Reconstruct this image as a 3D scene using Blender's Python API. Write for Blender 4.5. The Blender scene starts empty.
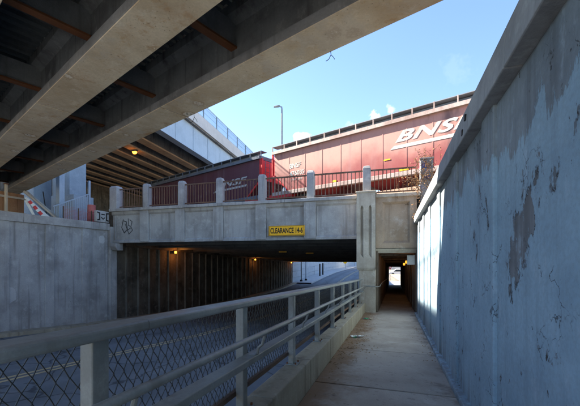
import bpy, bmesh, math, random
from mathutils import Vector, Matrix
R = math.radians
rnd = random.Random(7)
scene = bpy.context.scene
col = scene.collection

# ---------------------------------------------------------------- camera, sky, sun, exposure
EYE = 1.6
F_PX, VP_DX = 332.0, 104.0                      # focal length in photo pixels, walkway vanishing point offset
YAW = math.atan(VP_DX / F_PX)
cam = bpy.data.cameras.new('camera'); cam_o = bpy.data.objects.new('camera', cam); col.objects.link(cam_o)
cam.sensor_width = 36.0; cam.sensor_fit = 'HORIZONTAL'
cam.lens = 36.0 * F_PX / 580.0
cam.shift_y = 55.0 / 580.0
cam.clip_start = 0.05; cam.clip_end = 3000
cam_o.location = (0, 0, EYE); cam_o.rotation_euler = (R(90), 0, YAW)
scene.camera = cam_o

SUN = Vector((-1.0, 0.05, 0.885)).normalized()    # towards the sun
sun_el = math.asin(SUN.z); sun_az = math.atan2(SUN.x, SUN.y)
world = bpy.data.worlds.new('World'); scene.world = world; world.use_nodes = True
wn, wl = world.node_tree.nodes, world.node_tree.links
wn.clear()
w_out = wn.new('ShaderNodeOutputWorld'); w_bg = wn.new('ShaderNodeBackground')
sky = wn.new('ShaderNodeTexSky'); sky.sky_type = 'NISHITA'; sky.sun_disc = False
sky.sun_elevation = sun_el; sky.sun_rotation = sun_az
sky.air_density = 1.0; sky.dust_density = 0.15; sky.ozone_density = 2.2; sky.altitude = 1500
w_bg.inputs['Strength'].default_value = 0.076
wtc = wn.new('ShaderNodeTexCoord')
prev = sky.outputs['Color']
wnoise = wn.new('ShaderNodeTexNoise'); wnoise.inputs['Scale'].default_value = 42; wnoise.inputs['Detail'].default_value = 8
wnoise.inputs['Roughness'].default_value = 0.62
wl.new(wtc.outputs['Generated'], wnoise.inputs['Vector'])
def cloud(direction, radius, amount):
    global prev
    d = wn.new('ShaderNodeVectorMath'); d.operation = 'DISTANCE'
    d.inputs[1].default_value = Vector(direction).normalized()
    wl.new(wtc.outputs['Generated'], d.inputs[0])
    m = wn.new('ShaderNodeMapRange'); m.inputs[1].default_value = 0; m.inputs[2].default_value = radius
    m.inputs[3].default_value = 0.62; m.inputs[4].default_value = 0.0
    wl.new(d.outputs['Value'], m.inputs[0])
    a = wn.new('ShaderNodeMath'); a.operation = 'ADD'
    wl.new(m.outputs[0], a.inputs[0]); wl.new(wnoise.outputs['Fac'], a.inputs[1])
    s = wn.new('ShaderNodeMapRange'); s.inputs[1].default_value = 0.80; s.inputs[2].default_value = 1.02
    s.inputs[3].default_value = 0; s.inputs[4].default_value = amount
    wl.new(a.outputs[0], s.inputs[0])
    mx = wn.new('ShaderNodeMix'); mx.data_type = 'RGBA'
    wl.new(s.outputs[0], mx.inputs[0]); wl.new(prev, mx.inputs[6])
    mx.inputs[7].default_value = (5.6, 5.8, 6.2, 1)
    prev = mx.outputs[2]
def ray(u, v):
    c, s = math.cos(YAW), math.sin(YAW); k = (u - 290) / F_PX
    return (k * c - s, c + k * s, (258 - v) / F_PX)
for (u, v, r_, a_) in ((298, 137, .030, .75), (304, 138, .03, .6), (374, 115, .026, .75), (378, 117, .02, .5), (391, 108, .022, .3), (455, 70, .07, .03), (348, 128, .03, .2)):
    cloud(ray(u, v), r_, a_)
wl.new(prev, w_bg.inputs['Color']); wl.new(w_bg.outputs[0], w_out.inputs[0])

sl = bpy.data.lights.new('sun', 'SUN'); sl.energy = 4.6; sl.angle = R(0.53); sl.color = (1.0, 0.91, 0.77)
so = bpy.data.objects.new('sun', sl); col.objects.link(so)
so.rotation_euler = (-SUN).to_track_quat('-Z', 'Y').to_euler(); so.location = (-30, 0, 40)
scene.view_settings.view_transform = 'Standard'; scene.view_settings.look = 'None'
scene.view_settings.exposure = 2.55; scene.view_settings.gamma = 1.0
scene.render.engine = 'CYCLES'
scene.cycles.max_bounces = 8; scene.cycles.diffuse_bounces = 5
scene.cycles.use_denoising = True

# ---------------------------------------------------------------- materials
MATS = {}
def new_mat(name):
    m = bpy.data.materials.new(name); m.use_nodes = True
    m.node_tree.nodes.clear(); MATS[name] = m
    nt = m.node_tree
    out = nt.nodes.new('ShaderNodeOutputMaterial'); b = nt.nodes.new('ShaderNodeBsdfPrincipled')
    nt.links.new(b.outputs[0], out.inputs[0])
    return m, nt.nodes, nt.links, b
def noise(n, l, pos, scale, detail=6, rough=.6, stretch=None):
    t = n.new('ShaderNodeTexNoise'); t.inputs['Scale'].default_value = scale
    t.inputs['Detail'].default_value = detail; t.inputs['Roughness'].default_value = rough
    src = pos
    if stretch:
        mp = n.new('ShaderNodeMapping'); mp.inputs['Scale'].default_value = stretch
        l.new(pos, mp.inputs['Vector']); src = mp.outputs[0]
    l.new(src, t.inputs['Vector'])
    return t.outputs['Fac']
def rng(n, l, x, a, b, c=0., d=1.):
    m = n.new('ShaderNodeMapRange'); m.interpolation_type = 'SMOOTHSTEP'
    m.inputs[1].default_value = a; m.inputs[2].default_value = b; m.inputs[3].default_value = c; m.inputs[4].default_value = d
    l.new(x, m.inputs[0]); return m.outputs[0]
def mix(n, l, f, a, b, mode='MIX'):
    m = n.new('ShaderNodeMix'); m.data_type = 'RGBA'; m.blend_type = mode
    for i, x in ((0, f), (6, a), (7, b)):
        if isinstance(x, (int, float)): m.inputs[i].default_value = x
        elif isinstance(x, tuple): m.inputs[i].default_value = (*x, 1) if len(x) == 3 else x
        else: l.new(x, m.inputs[i])
    return m.outputs[2]
def math_(n, l, op, a, b):
    m = n.new('ShaderNodeMath'); m.operation = op
    for i, x in ((0, a), (1, b)):
        if isinstance(x, (int, float)): m.inputs[i].default_value = x
        else: l.new(x, m.inputs[i])
    return m.outputs[0]
def weathered(name, base, dark, light=None, streak=.5, blotch=.6, rough=.85, bump=.25, fine=26, pits=.0, stain=None, stain_amt=.4,
              rand=.0, streak_scale=(5, 5, .28), metallic=0., spec=.3):
    """mottled, streaked surface measured in metres"""
    m, n, l, b = new_mat(name)
    pos = n.new('ShaderNodeNewGeometry').outputs['Position']
    n1 = noise(n, l, pos, .9, 8, .62); n2 = noise(n, l, pos, fine, 5, .65)
    ns = noise(n, l, pos, 1., 6, .6, streak_scale)
    c = mix(n, l, rng(n, l, n1, .38, .72, 0, blotch), base, dark)
    if light: c = mix(n, l, rng(n, l, noise(n, l, pos, 2.3, 7, .7), .52, .7, 0, .7), c, light)
    c = mix(n, l, rng(n, l, ns, .5, .74, 0, streak), c, dark)
    if stain: c = mix(n, l, rng(n, l, noise(n, l, pos, 1., 7, .66, (1.7, 1.7, .5)), .55, .75, 0, stain_amt), c, stain)
    c = mix(n, l, rng(n, l, n2, .3, .7, 0, .30), c, tuple(x * .55 for x in base))
    h = n2
    if pits:
        v = n.new('ShaderNodeTexVoronoi'); v.inputs['Scale'].default_value = 9; l.new(pos, v.inputs['Vector'])
        p = rng(n, l, v.outputs['Distance'], .04, .13, pits, 0.)
        p = math_(n, l, 'MULTIPLY', p, rng(n, l, noise(n, l, pos, 3, 2), .5, .6))
        c = mix(n, l, p, c, tuple(x * .25 for x in dark))
        h = math_(n, l, 'SUBTRACT', n2, p)
    if rand:
        oi = n.new('ShaderNodeObjectInfo')
        c = mix(n, l, 1.0, c, mix(n, l, oi.outputs['Random'], (1 - rand,) * 3, (1 + rand,) * 3), 'MULTIPLY')
    l.new(c, b.inputs['Base Color'])
    b.inputs['Roughness'].default_value = rough; b.inputs['Metallic'].default_value = metallic
    b.inputs['Specular IOR Level'].default_value = spec
    bp = n.new('ShaderNodeBump'); bp.inputs['Strength'].default_value = bump; bp.inputs['Distance'].default_value = .02
    l.new(h, bp.inputs['Height']); l.new(bp.outputs[0], b.inputs['Normal'])
    return m
def emit(name, colr, s):
    m, n, l, b = new_mat(name)
    b.inputs['Base Color'].default_value = (*colr, 1); b.inputs['Emission Color'].default_value = (*colr, 1)
    b.inputs['Emission Strength'].default_value = s
    return m

def spall(m):
    """pale patched spots with dark pits on the girder undersides, dirt tone kept elsewhere"""
    n, l = m.node_tree.nodes, m.node_tree.links
    b = next(x for x in n if x.type == 'BSDF_PRINCIPLED'); c = b.inputs['Base Color'].links[0].from_socket
    pos = n.new('ShaderNodeNewGeometry').outputs['Position']
    v = n.new('ShaderNodeTexVoronoi'); v.inputs['Scale'].default_value = 1.25; v.inputs['Randomness'].default_value = 1.; l.new(pos, v.inputs['Vector'])
    d = math_(n, l, 'ADD', v.outputs['Distance'], math_(n, l, 'MULTIPLY', noise(n, l, pos, 7, 6, .7), .42))
    d = math_(n, l, 'ADD', d, rng(n, l, noise(n, l, pos, .8, 2), .40, .52, .2, 0))
    patch = rng(n, l, d, .35, .39, 1, 0)
    c = mix(n, l, math_(n, l, 'MULTIPLY', patch, .55), c, (.80, .76, .68))
    ringm = math_(n, l, 'MULTIPLY', rng(n, l, d, .36, .40), rng(n, l, d, .40, .48, 1, 0))
    c = mix(n, l, math_(n, l, 'MULTIPLY', ringm, .5), c, (.30, .18, .09))
    pit = math_(n, l, 'MULTIPLY', rng(n, l, d, .27, .31, 1, 0), rng(n, l, noise(n, l, pos, 16, 3), .52, .56))
    c = mix(n, l, pit, c, (.10, .075, .05))
    c = mix(n, l, rng(n, l, noise(n, l, pos, 3.2, 8, .72), .56, .68, 0, .55), c, (.46, .27, .12))
    c = mix(n, l, rng(n, l, noise(n, l, pos, 1.4, 6, .65), .54, .64, 0, .4), c, (.50, .46, .40))
    c = mix(n, l, rng(n, l, noise(n, l, pos, 24, 4, .6), .66, .70, 0, .7), c, (.15, .10, .06))
    l.new(c, b.inputs['Base Color'])
M_wall = weathered('wall concrete', (.42, .415, .415), (.17, .16, .155), (.54, .535, .53), .75, .7, pits=.6, stain=(.20, .16, .12), stain_amt=.3)
M_bridge = weathered('bridge concrete', (.40, .405, .41), (.17, .165, .16), (.52, .525, .53), .75, .7, pits=.5, stain=(.24, .17, .11), stain_amt=.35)
M_pier = weathered('pier concrete', (.48, .44, .37), (.20, .16, .12), (.58, .55, .49), .65, .7, pits=.5, stain=(.27, .18, .10), stain_amt=.45)
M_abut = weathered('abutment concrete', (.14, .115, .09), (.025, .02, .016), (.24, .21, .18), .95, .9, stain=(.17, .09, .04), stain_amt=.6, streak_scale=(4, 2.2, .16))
M_rib = weathered('pale rib concrete', (.19, .175, .15), (.05, .043, .036), None, .8, .8)
M_portal = weathered('warm portal concrete', (.38, .30, .225), (.19, .135, .09), (.47, .42, .36), .65, .7, pits=.5, stain=(.26, .14, .07), stain_amt=.5)
M_tunnel = weathered('tunnel concrete', (.22, .18, .14), (.06, .045, .035), None, .9, .8, stain=(.14, .06, .03), stain_amt=.7)
M_kerb = weathered('kerb concrete', (.40, .355, .27), (.17, .135, .095), (.48, .44, .36), .75, .5, pits=.4, stain=(.25, .17, .10), stain_amt=.5, streak_scale=(6, 6, .5))
M_walk = weathered('walkway concrete', (.43, .375, .315), (.25, .205, .165), (.49, .44, .385), .25, .7, fine=60, bump=.18, rand=.07, streak_scale=(1.2, .5, 1))
def dirt(m):
    """brown dust swept against the kerb and wall foot, plus faint tyre and water marks"""
    n, l = m.node_tree.nodes, m.node_tree.links
    b = next(x for x in n if x.type == 'BSDF_PRINCIPLED'); c = b.inputs['Base Color'].links[0].from_socket
    pos = n.new('ShaderNodeNewGeometry').outputs['Position']
    sx = n.new('ShaderNodeSeparateXYZ'); l.new(pos, sx.inputs[0])
    nz = noise(n, l, pos, 2.2, 8, .68)
    k = math_(n, l, 'ADD', sx.outputs['X'], math_(n, l, 'MULTIPLY', math_(n, l, 'SUBTRACT', nz, .5), 1.5))
    c = mix(n, l, rng(n, l, k, -1.0, -.45, .85, 0), c, (.20, .115, .06))
    c = mix(n, l, rng(n, l, k, .60, .95, 0, .7), c, (.13, .10, .08))
    c = mix(n, l, math_(n, l, 'MULTIPLY', rng(n, l, noise(n, l, pos, 11, 4), .60, .66), .35), c, (.12, .10, .09))
    l.new(c, b.inputs['Base Color'])
dirt(M_walk)
M_soffit = weathered('bounce lit girder concrete', (.68, .575, .42), (.40, .28, .16), (.76, .69, .56), .35, .7, pits=.7, stain=(.40, .19, .06), stain_amt=.65, streak_scale=(2.5, .9, .9))  # stained concrete, with warm light from the ground put into the colour
spall(M_soffit)
M_gird = weathered('grey flange concrete', (.24, .245, .25), (.11, .11, .11), (.32, .32, .32), .7, .7)
M_web = weathered('grimy and shaded web concrete', (.20, .205, .205), (.055, .05, .05), (.29, .29, .28), .85, .8, streak_scale=(5, 5, .35))  # grime on the near webs; painted shade under the far viaduct
M_deckdark = weathered('dark deck steel', (.10, .11, .11), (.035, .035, .04), None, .6, .6, rough=.7)
M_rust = weathered('rusted steel', (.20, .075, .03), (.07, .028, .014), (.27, .115, .04), .4, .6, rough=.8, fine=40)
M_rail = weathered('weathered galvanised steel', (.32, .335, .32), (.13, .12, .10), (.44, .46, .44), .55, .75, rough=.45, fine=70, bump=.08, stain=(.22, .13, .07), stain_amt=.75, metallic=.15, spec=.5)
M_wire = weathered('dull fence wire', (.09, .09, .085), (.04, .035, .03), None, .3, .5, rough=.6, metallic=.4)
M_rustrail = weathered('rusty bar steel', (.17, .10, .065), (.07, .04, .03), (.25, .22, .2), .4, .6, rough=.75)
M_asphalt = weathered('asphalt', (.185, .205, .23), (.125, .14, .155), (.23, .25, .27), .3, .7, fine=90, bump=.35, streak_scale=(1.4, .06, 1))
def wheel_wear(m):
    """darker oil strip in each lane, paler wheel paths, sealed cracks"""
    n, l = m.node_tree.nodes, m.node_tree.links
    b = next(x for x in n if x.type == 'BSDF_PRINCIPLED'); c = b.inputs['Base Color'].links[0].from_socket
    pos = n.new('ShaderNodeNewGeometry').outputs['Position']
    sx = n.new('ShaderNodeSeparateXYZ'); l.new(pos, sx.inputs[0])
    w = n.new('ShaderNodeMath'); w.operation = 'SINE'; l.new(math_(n, l, 'MULTIPLY', sx.outputs['X'], 2 * math.pi / 1.7), w.inputs[0])
    c = mix(n, l, rng(n, l, w.outputs[0], -.6, 1, 0, .35), c, (.07, .08, .09))
    v = n.new('ShaderNodeTexVoronoi'); v.feature = 'DISTANCE_TO_EDGE'; v.inputs['Scale'].default_value = .32
    nz = n.new('ShaderNodeTexNoise'); nz.inputs['Scale'].default_value = 1.2; l.new(pos, nz.inputs['Vector'])
    vm = n.new('ShaderNodeVectorMath'); vm.operation = 'ADD'; l.new(pos, vm.inputs[0]); l.new(nz.outputs['Color'], vm.inputs[1]); l.new(vm.outputs[0], v.inputs['Vector'])
    c = mix(n, l, rng(n, l, v.outputs['Distance'], .004, .014, .7, 0), c, (.03, .033, .038))
    l.new(c, b.inputs['Base Color'])
wheel_wear(M_asphalt)
M_yellow = weathered('worn yellow road paint', (.58, .46, .26), (.24, .21, .16), (.66, .60, .46), .3, .9, fine=50)
M_white_line = weathered('white road paint', (.62, .62, .6), (.3, .3, .3), None, .2, .6, fine=50)
M_ground = weathered('bare earth', (.32, .275, .21), (.20, .17, .13), (.40, .36, .30), .2, .7, fine=12, bump=.6)
M_ballast = weathered('track ballast', (.22, .15, .11), (.10, .06, .04), (.30, .24, .20), .1, .7, fine=9, bump=1.)
M_bluesteel = weathered('pale blue girder paint', (.38, .47, .57), (.26, .33, .41), (.46, .54, .63), .3, .5, rough=.5, bump=.05)
M_screen = weathered('grey blue fence steel', (.20, .27, .34), (.13, .17, .22), None, .2, .4, rough=.5)
M_vconc = weathered('pale viaduct concrete', (.52, .52, .52), (.36, .36, .37), (.6, .6, .6), .4, .4)
M_column = weathered('pale column concrete', (.36, .43, .50), (.22, .27, .32), (.45, .51, .58), .5, .5)
M_beamtan = weathered('lit tan beam underside', (.58, .42, .28), (.32, .21, .13), (.66, .52, .37), .3, .6)  # brightened tan, light on the flange bottoms is in the colour
M_black = weathered('black paint', (.02, .02, .02), (.012, .012, .012), None, .2, .4, rough=.6)
M_fadeblack = weathered('faded black spray', (.06, .065, .07), (.03, .03, .03), (.16, .165, .17), .3, .5, rough=.7)
M_sign = weathered('yellow sign sheet', (.95, .50, .015), (.80, .40, .015), None, .15, .35, rough=.45, bump=.02)
M_train_grey = weathered('train roof grey', (.22, .24, .27), (.10, .11, .12), (.3, .32, .34), .4, .5, rough=.6)
M_train_blue = weathered('grey blue roof edge', (.13, .15, .19), (.06, .07, .09), None, .4, .5)
M_train_white = weathered('chalky white paint', (.40, .33, .30), (.22, .12, .10), None, .85, .9, rough=.6)
M_white = weathered('white paint', (.78, .80, .78), (.58, .58, .55), None, .2, .4, rough=.5)
M_letter = weathered('chalky lettering white', (.52, .55, .51), (.36, .26, .23), None, .7, .7)
M_letterdim = weathered('dim lettering grey', (.42, .44, .46), (.22, .18, .18), None, .5, .6)  # greyer and dimmer than the other car's lettering
M_red = weathered('red plastic', (.62, .03, .03), (.40, .02, .02), None, .2, .4, rough=.45)
M_wood = weathered('brown plywood', (.34, .17, .08), (.19, .09, .04), (.42, .24, .13), .5, .5)
M_timber = weathered('pale timber', (.50, .42, .32), (.3, .24, .18), None, .5, .5)
M_pink = weathered('faded red netting', (.50, .16, .15), (.35, .1, .1), None, .3, .5)
M_blue_spray = weathered('blue sprayed concrete', (.30, .30, .30), (.12, .12, .13), (.05, .12, .50), .4, .6, fine=14)
M_bluepaint = weathered('blue spray paint', (.07, .13, .36), (.10, .12, .18), (.22, .26, .38), .6, .8)
M_leaf = weathered('dry leaves', (.30, .19, .09), (.15, .08, .035), (.42, .31, .17), .1, .7, fine=30)
M_twig = weathered('dry twigs', (.14, .09, .06), (.07, .045, .03), None, .2, .5)
M_vine = weathered('autumn vine leaves', (.26, .13, .05), (.13, .07, .03), (.36, .26, .12), .1, .8, fine=20)
M_lampon = emit('amber lamp glass', (1., .26, .02), 2.2)
M_lampdim = emit('dim amber lamp glass', (1., .42, .04), .3)
M_reflector = weathered('amber lens', (.75, .38, .03), (.5, .25, .02), None, .1, .3, rough=.3)
M_green = weathered('green wrapper', (.05, .35, .17), (.03, .2, .1), None, .1, .4, rough=.35)
M_farwall = weathered('pale block wall', (.40, .44, .48), (.28, .31, .35), (.46, .50, .54), .3, .5)
M_carwhite = weathered('white car paint', (.75, .76, .78), (.6, .6, .6), None, .1, .2, rough=.3)
M_glass = weathered('dark window glass', (.03, .04, .05), (.02, .02, .03), None, .1, .2, rough=.1, bump=0)

def train_paint(name, deep, faded, amount):
    m, n, l, b = new_mat(name)
    pos = n.new('ShaderNodeNewGeometry').outputs['Position']
    sx = n.new('ShaderNodeSeparateXYZ'); l.new(pos, sx.inputs[0])
    nz = noise(n, l, pos, .55, 8, .6); ns = noise(n, l, pos, 1., 6, .6, (1.6, 1.6, .16))
    up = rng(n, l, sx.outputs['Z'], 6.3, 9.2, 0, .75)                      # chalking is worst high on the side
    f = math_(n, l, 'ADD', up, math_(n, l, 'MULTIPLY', nz, .9))
    c = mix(n, l, rng(n, l, f, .45, 1.05, 0, amount), deep, faded)
    c = mix(n, l, rng(n, l, ns, .5, .72, 0, .45), c, tuple(x * .8 + .08 for x in deep))
    c = mix(n, l, rng(n, l, noise(n, l, pos, 1., 5, .6, (.45, .45, .12)), .60, .72, 0, .75), c, (.06, .03, .03))   # soot marks
    c = mix(n, l, rng(n, l, noise(n, l, pos, 22, 5), .5, .8, 0, .3), c, (.2, .1, .08))
    l.new(c, b.inputs['Base Color']); b.inputs['Roughness'].default_value = .6
    return m
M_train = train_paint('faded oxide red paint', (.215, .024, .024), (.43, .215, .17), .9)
M_train_shaded = train_paint('shaded oxide red paint', (.065, .014, .03), (.09, .035, .05), .5)  # darker, bluer copy of the red, the viaduct's shade painted in
M_trainend = weathered('bright red end paint', (.50, .03, .035), (.28, .02, .025), None, .4, .5, rough=.5)

def peeling_paint():
    m, n, l, b = new_mat('peeling pale paint on concrete')
    pos = n.new('ShaderNodeNewGeometry').outputs['Position']
    sx = n.new('ShaderNodeSeparateXYZ'); l.new(pos, sx.inputs[0])
    n1 = noise(n, l, pos, 1.1, 8, .62); n2 = noise(n, l, pos, 30, 5, .65)
    ns = noise(n, l, pos, 1., 6, .62, (6, 6, .3)); ragged = noise(n, l, pos, 1., 9, .7, (3.2, 3.2, 1.0))
    flake = noise(n, l, pos, 1., 10, .70, (8, 8, 4.2))
    conc = mix(n, l, rng(n, l, n1, .35, .7), (.28, .29, .30), (.115, .12, .125))
    conc = mix(n, l, rng(n, l, ns, .45, .7, 0, .6), conc, (.10, .09, .085))
    paint = mix(n, l, rng(n, l, n1, .35, .7, 0, .7), (.35, .475, .555), (.215, .31, .385))
    paint = mix(n, l, rng(n, l, ns, .52, .76, 0, .42), paint, (.15, .20, .25))
    # the paint stops at a ragged line below the coping, and is lost in flakes
    top = math_(n, l, 'ADD', sx.outputs['Z'], math_(n, l, 'MULTIPLY', math_(n, l, 'SUBTRACT', ragged, .5), 1.3))
    bare = rng(n, l, top, 2.50, 2.54, 0, .8)
    # one large lost patch
    d = n.new('ShaderNodeVectorMath'); d.operation = 'DISTANCE'
    mp = n.new('ShaderNodeMapping'); mp.vector_type = 'POINT'
    mp.inputs['Scale'].default_value = (0, 3.6, 2.1)
    skew = n.new('ShaderNodeCombineXYZ')
    l.new(math_(n, l, 'ADD', sx.outputs['Y'], math_(n, l, 'MULTIPLY', math_(n, l, 'SUBTRACT', sx.outputs['Z'], 1.8), .55)), skew.inputs['Y']); l.new(sx.outputs['Z'], skew.inputs['Z'])
    l.new(skew.outputs[0], mp.inputs['Vector']); l.new(mp.outputs[0], d.inputs[0]); d.inputs[1].default_value = (0, 2.72 * 3.6, 1.78 * 2.1)
    patch = math_(n, l, 'ADD', d.outputs['Value'], math_(n, l, 'MULTIPLY', math_(n, l, 'SUBTRACT', flake, .5), 3.4))
    patch_m = rng(n, l, patch, .62, .65, 1, 0)
    edge = math_(n, l, 'MULTIPLY', rng(n, l, patch, .54, .62), rng(n, l, patch, .65, .74, 1, 0))
    small = rng(n, l, math_(n, l, 'ADD', math_(n, l, 'MULTIPLY', flake, .75), math_(n, l, 'MULTIPLY', n1, .45)), .70, .712)
    lostf = math_(n, l, 'MAXIMUM', math_(n, l, 'MAXIMUM', bare, patch_m), math_(n, l, 'MULTIPLY', small, .85))
    c = mix(n, l, lostf, paint, conc)
    c = mix(n, l, math_(n, l, 'MULTIPLY', edge, rng(n, l, noise(n, l, pos, 7, 3), .45, .55)), c, (.03, .03, .03))
    c = mix(n, l, math_(n, l, 'MULTIPLY', small, rng(n, l, noise(n, l, pos, 14, 3), .5, .58)), c, (.05, .05, .05))
    c = mix(n, l, rng(n, l, noise(n, l, pos, 1., 8, .7, (5, 5, 2.2)), .55, .70, 0, .45), c, (.46, .55, .62))      # chalky paler bloom
    ck = n.new('ShaderNodeTexVoronoi'); ck.feature = 'DISTANCE_TO_EDGE'; ck.inputs['Scale'].default_value = 2.6
    wv = n.new('ShaderNodeTexNoise'); wv.inputs['Scale'].default_value = 5; wv.inputs['Detail'].default_value = 6; l.new(pos, wv.inputs['Vector'])
    va = n.new('ShaderNodeVectorMath'); va.operation = 'MULTIPLY_ADD'; l.new(wv.outputs['Color'], va.inputs[0]); va.inputs[1].default_value = (.5, .5, .5); l.new(pos, va.inputs[2]); l.new(va.outputs[0], ck.inputs['Vector'])
    crk = math_(n, l, 'MULTIPLY', rng(n, l, ck.outputs['Distance'], .006, .016, 1, 0), rng(n, l, noise(n, l, pos, 2.1, 4), .54, .60))
    c = mix(n, l, math_(n, l, 'MULTIPLY', crk, .85), c, (.05, .055, .06))
    speck = rng(n, l, noise(n, l, pos, 1., 4, .6, (42, 42, 18)), .70, .73)
    c = mix(n, l, math_(n, l, 'MULTIPLY', speck, rng(n, l, n1, .45, .6, .2, .9)), c, (.07, .075, .08))
    c = mix(n, l, rng(n, l, n2, .35, .7, 0, .22), c, (.16, .16, .16))
    c = mix(n, l, math_(n, l, 'MULTIPLY', rng(n, l, sx.outputs['Z'], .35, -.3), rng(n, l, ns, .4, .6, .2, .7)), c, (.15, .13, .11))
    l.new(c, b.inputs['Base Color']); b.inputs['Roughness'].default_value = .8; b.inputs['Specular IOR Level'].default_value = .25
    h = math_(n, l, 'SUBTRACT', math_(n, l, 'MULTIPLY', n2, .4), lostf)
    bp = n.new('ShaderNodeBump'); bp.inputs['Strength'].default_value = .45; bp.inputs['Distance'].default_value = .02
    l.new(h, bp.inputs['Height']); l.new(bp.outputs[0], b.inputs['Normal'])
    return m
M_peel = peeling_paint()
M_coping = weathered('dark weathered coping', (.37, .375, .38), (.17, .17, .17), (.48, .485, .49), .75, .8, pits=.5, streak_scale=(5, 5, .8))

# ---------------------------------------------------------------- mesh helpers
class MB:
    def __init__(s): s.v = []; s.f = []
    def add(s, vs, fs):
        k = len(s.v); s.v += [tuple(p) for p in vs]; s.f += [tuple(i + k for i in f) for f in fs]; return s
    def box(s, x0, x1, y0, y1, z0, z1):
        return s.add([(x0,y0,z0),(x1,y0,z0),(x1,y1,z0),(x0,y1,z0),(x0,y0,z1),(x1,y0,z1),(x1,y1,z1),(x0,y1,z1)],
              [(3,2,1,0),(4,5,6,7),(0,1,5,4),(1,2,6,5),(2,3,7,6),(3,0,4,7)])
    def loft(s, rings, cap=True):
        n = len(rings[0]); k = len(s.v)
        for r in rings: s.v += [tuple(p) for p in r]
        for i in range(len(rings) - 1):
            for j in range(n):
                a, b = k + i*n + j, k + i*n + (j+1) % n
                s.f.append((a, b, b + n, a + n))
        if cap:
            s.f.append(tuple(k + j for j in reversed(range(n)))); s.f.append(tuple(k + (len(rings)-1)*n + j for j in range(n)))
        return s
    def prism(s, prof, y0, y1):                      # profile in (x, z) pushed along y
        return s.loft([[(x, y0, z) for x, z in prof], [(x, y1, z) for x, z in prof]])
    def prism_x(s, prof, x0, x1):                    # profile in (y, z) pushed along x
        return s.loft([[(x0, y, z) for y, z in prof], [(x1, y, z) for y, z in prof]])
    def tube(s, pts, r, n=8):
        pts = [Vector(p) for p in pts]; rings = []
        for i, p in enumerate(pts):
            d = (pts[min(i+1, len(pts)-1)] - pts[max(i-1, 0)]).normalized()
            a = d.orthogonal().normalized() if not rings else (A - d * A.dot(d)).normalized()
            A = a; b = d.cross(a); rr = r[i] if isinstance(r, (list, tuple)) else r
            rings.append([p + (a * math.cos(2*math.pi*j/n) + b * math.sin(2*math.pi*j/n)) * rr for j in range(n)])
        return s.loft(rings)
    def bar(s, p0, p1, w, h):                         # rectangular bar between two points, w across, h upwards
        p0, p1 = Vector(p0), Vector(p1); d = (p1 - p0).normalized()
        up = Vector((0,0,1)) if abs(d.z) < .95 else Vector((0,1,0))
        a = d.cross(up).normalized() * w/2; b = a.cross(d).normalized() * h/2
        return s.loft([[p - a - b, p + a - b, p + a + b, p - a + b] for p in (p0, p1)])
    def map(s, fn): s.v = [tuple(fn(*p)) for p in s.v]; return s
    def mesh(s, name, m, off=(0,0,0)):
        me = bpy.data.meshes.new(name)
        me.from_pydata([(x-off[0], y-off[1], z-off[2]) for x, y, z in s.v], [], s.f)
        bm = bmesh.new(); bm.from_mesh(me); bmesh.ops.recalc_face_normals(bm, faces=bm.faces); bm.to_mesh(me); bm.free()
        me.materials.append(m); return me
def origin(parent):
    o = Vector((0,0,0))
    while parent is not None: o += parent.location; parent = parent.parent
    return o
def link(name, me, parent=None, loc=(0,0,0)):
    o = bpy.data.objects.new(name, me); col.objects.link(o); o.parent = parent; o.location = loc; return o
def part(name, mb, m, parent, bevel=0, kind=None, smooth=False):
    o = link(name, mb.mesh(name, m, origin(parent)), parent)      # vertices given in world coordinates
    if bevel:
        b = o.modifiers.new('bevel', 'BEVEL'); b.width = bevel; b.segments = 2; b.limit_method = 'ANGLE'; b.angle_limit = R(40)
    if kind: o['kind'] = kind
    if smooth:
        for p in o.data.polygons: p.use_smooth = True
    return o
def tag(o, label, cat, group=None):
    o['label'] = label; o['category'] = cat
    if group: o['group'] = group
    return o
def thing(name, label, cat, loc=(0,0,0), group=None):
    return tag(link(name, None, None, loc), label, cat, group)
def struct(name, mb, m, bevel=0):
    return part(name, mb, m, None, bevel, 'structure')
def copy_tree(o, parent=None):
    c = o.copy(); col.objects.link(c); c.parent = parent
    for ch in [x for x in scene.objects if x.parent == o]: copy_tree(ch, c)
    return c
def text_mesh(body, size, m, offset=0., shear=0., extrude=.004, spacing=1.):
    cu = bpy.data.curves.new('lettering', 'FONT'); cu.body = body; cu.size = size; cu.offset = offset; cu.shear = shear
    cu.extrude = extrude; cu.space_character = spacing; cu.resolution_u = 4
    o = bpy.data.objects.new('lettering', cu); col.objects.link(o)
    dg = bpy.context.evaluated_depsgraph_get()
    me = bpy.data.meshes.new_from_object(o.evaluated_get(dg)); bpy.data.objects.remove(o)
    me.materials.clear(); me.materials.append(m)
    return me
def text_on(me, name, parent, origin_pt, xdir, width=None, height=None):
    """lay flat lettering on an upright surface: xdir is the reading direction; width, height scale it"""
    xs = [v.co.x for v in me.vertices]; ys = [v.co.y for v in me.vertices]
    fx = width / (max(xs) - min(xs)) if width else 1; fy = height / (max(ys) - min(ys)) if height else fx
    x0, y0 = min(xs), min(ys); xd = Vector(xdir).normalized(); nrm = xd.cross(Vector((0,0,1)))
    base = Vector(origin_pt) - origin(parent)
    for v in me.vertices:
        c = v.co.copy(); v.co = base + xd * ((c.x - x0) * fx) + Vector((0,0,1)) * ((c.y - y0) * fy) + nrm * c.z
    return link(name, me, parent)
def lerp(a, b, t): return a + (b - a) * t

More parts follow.
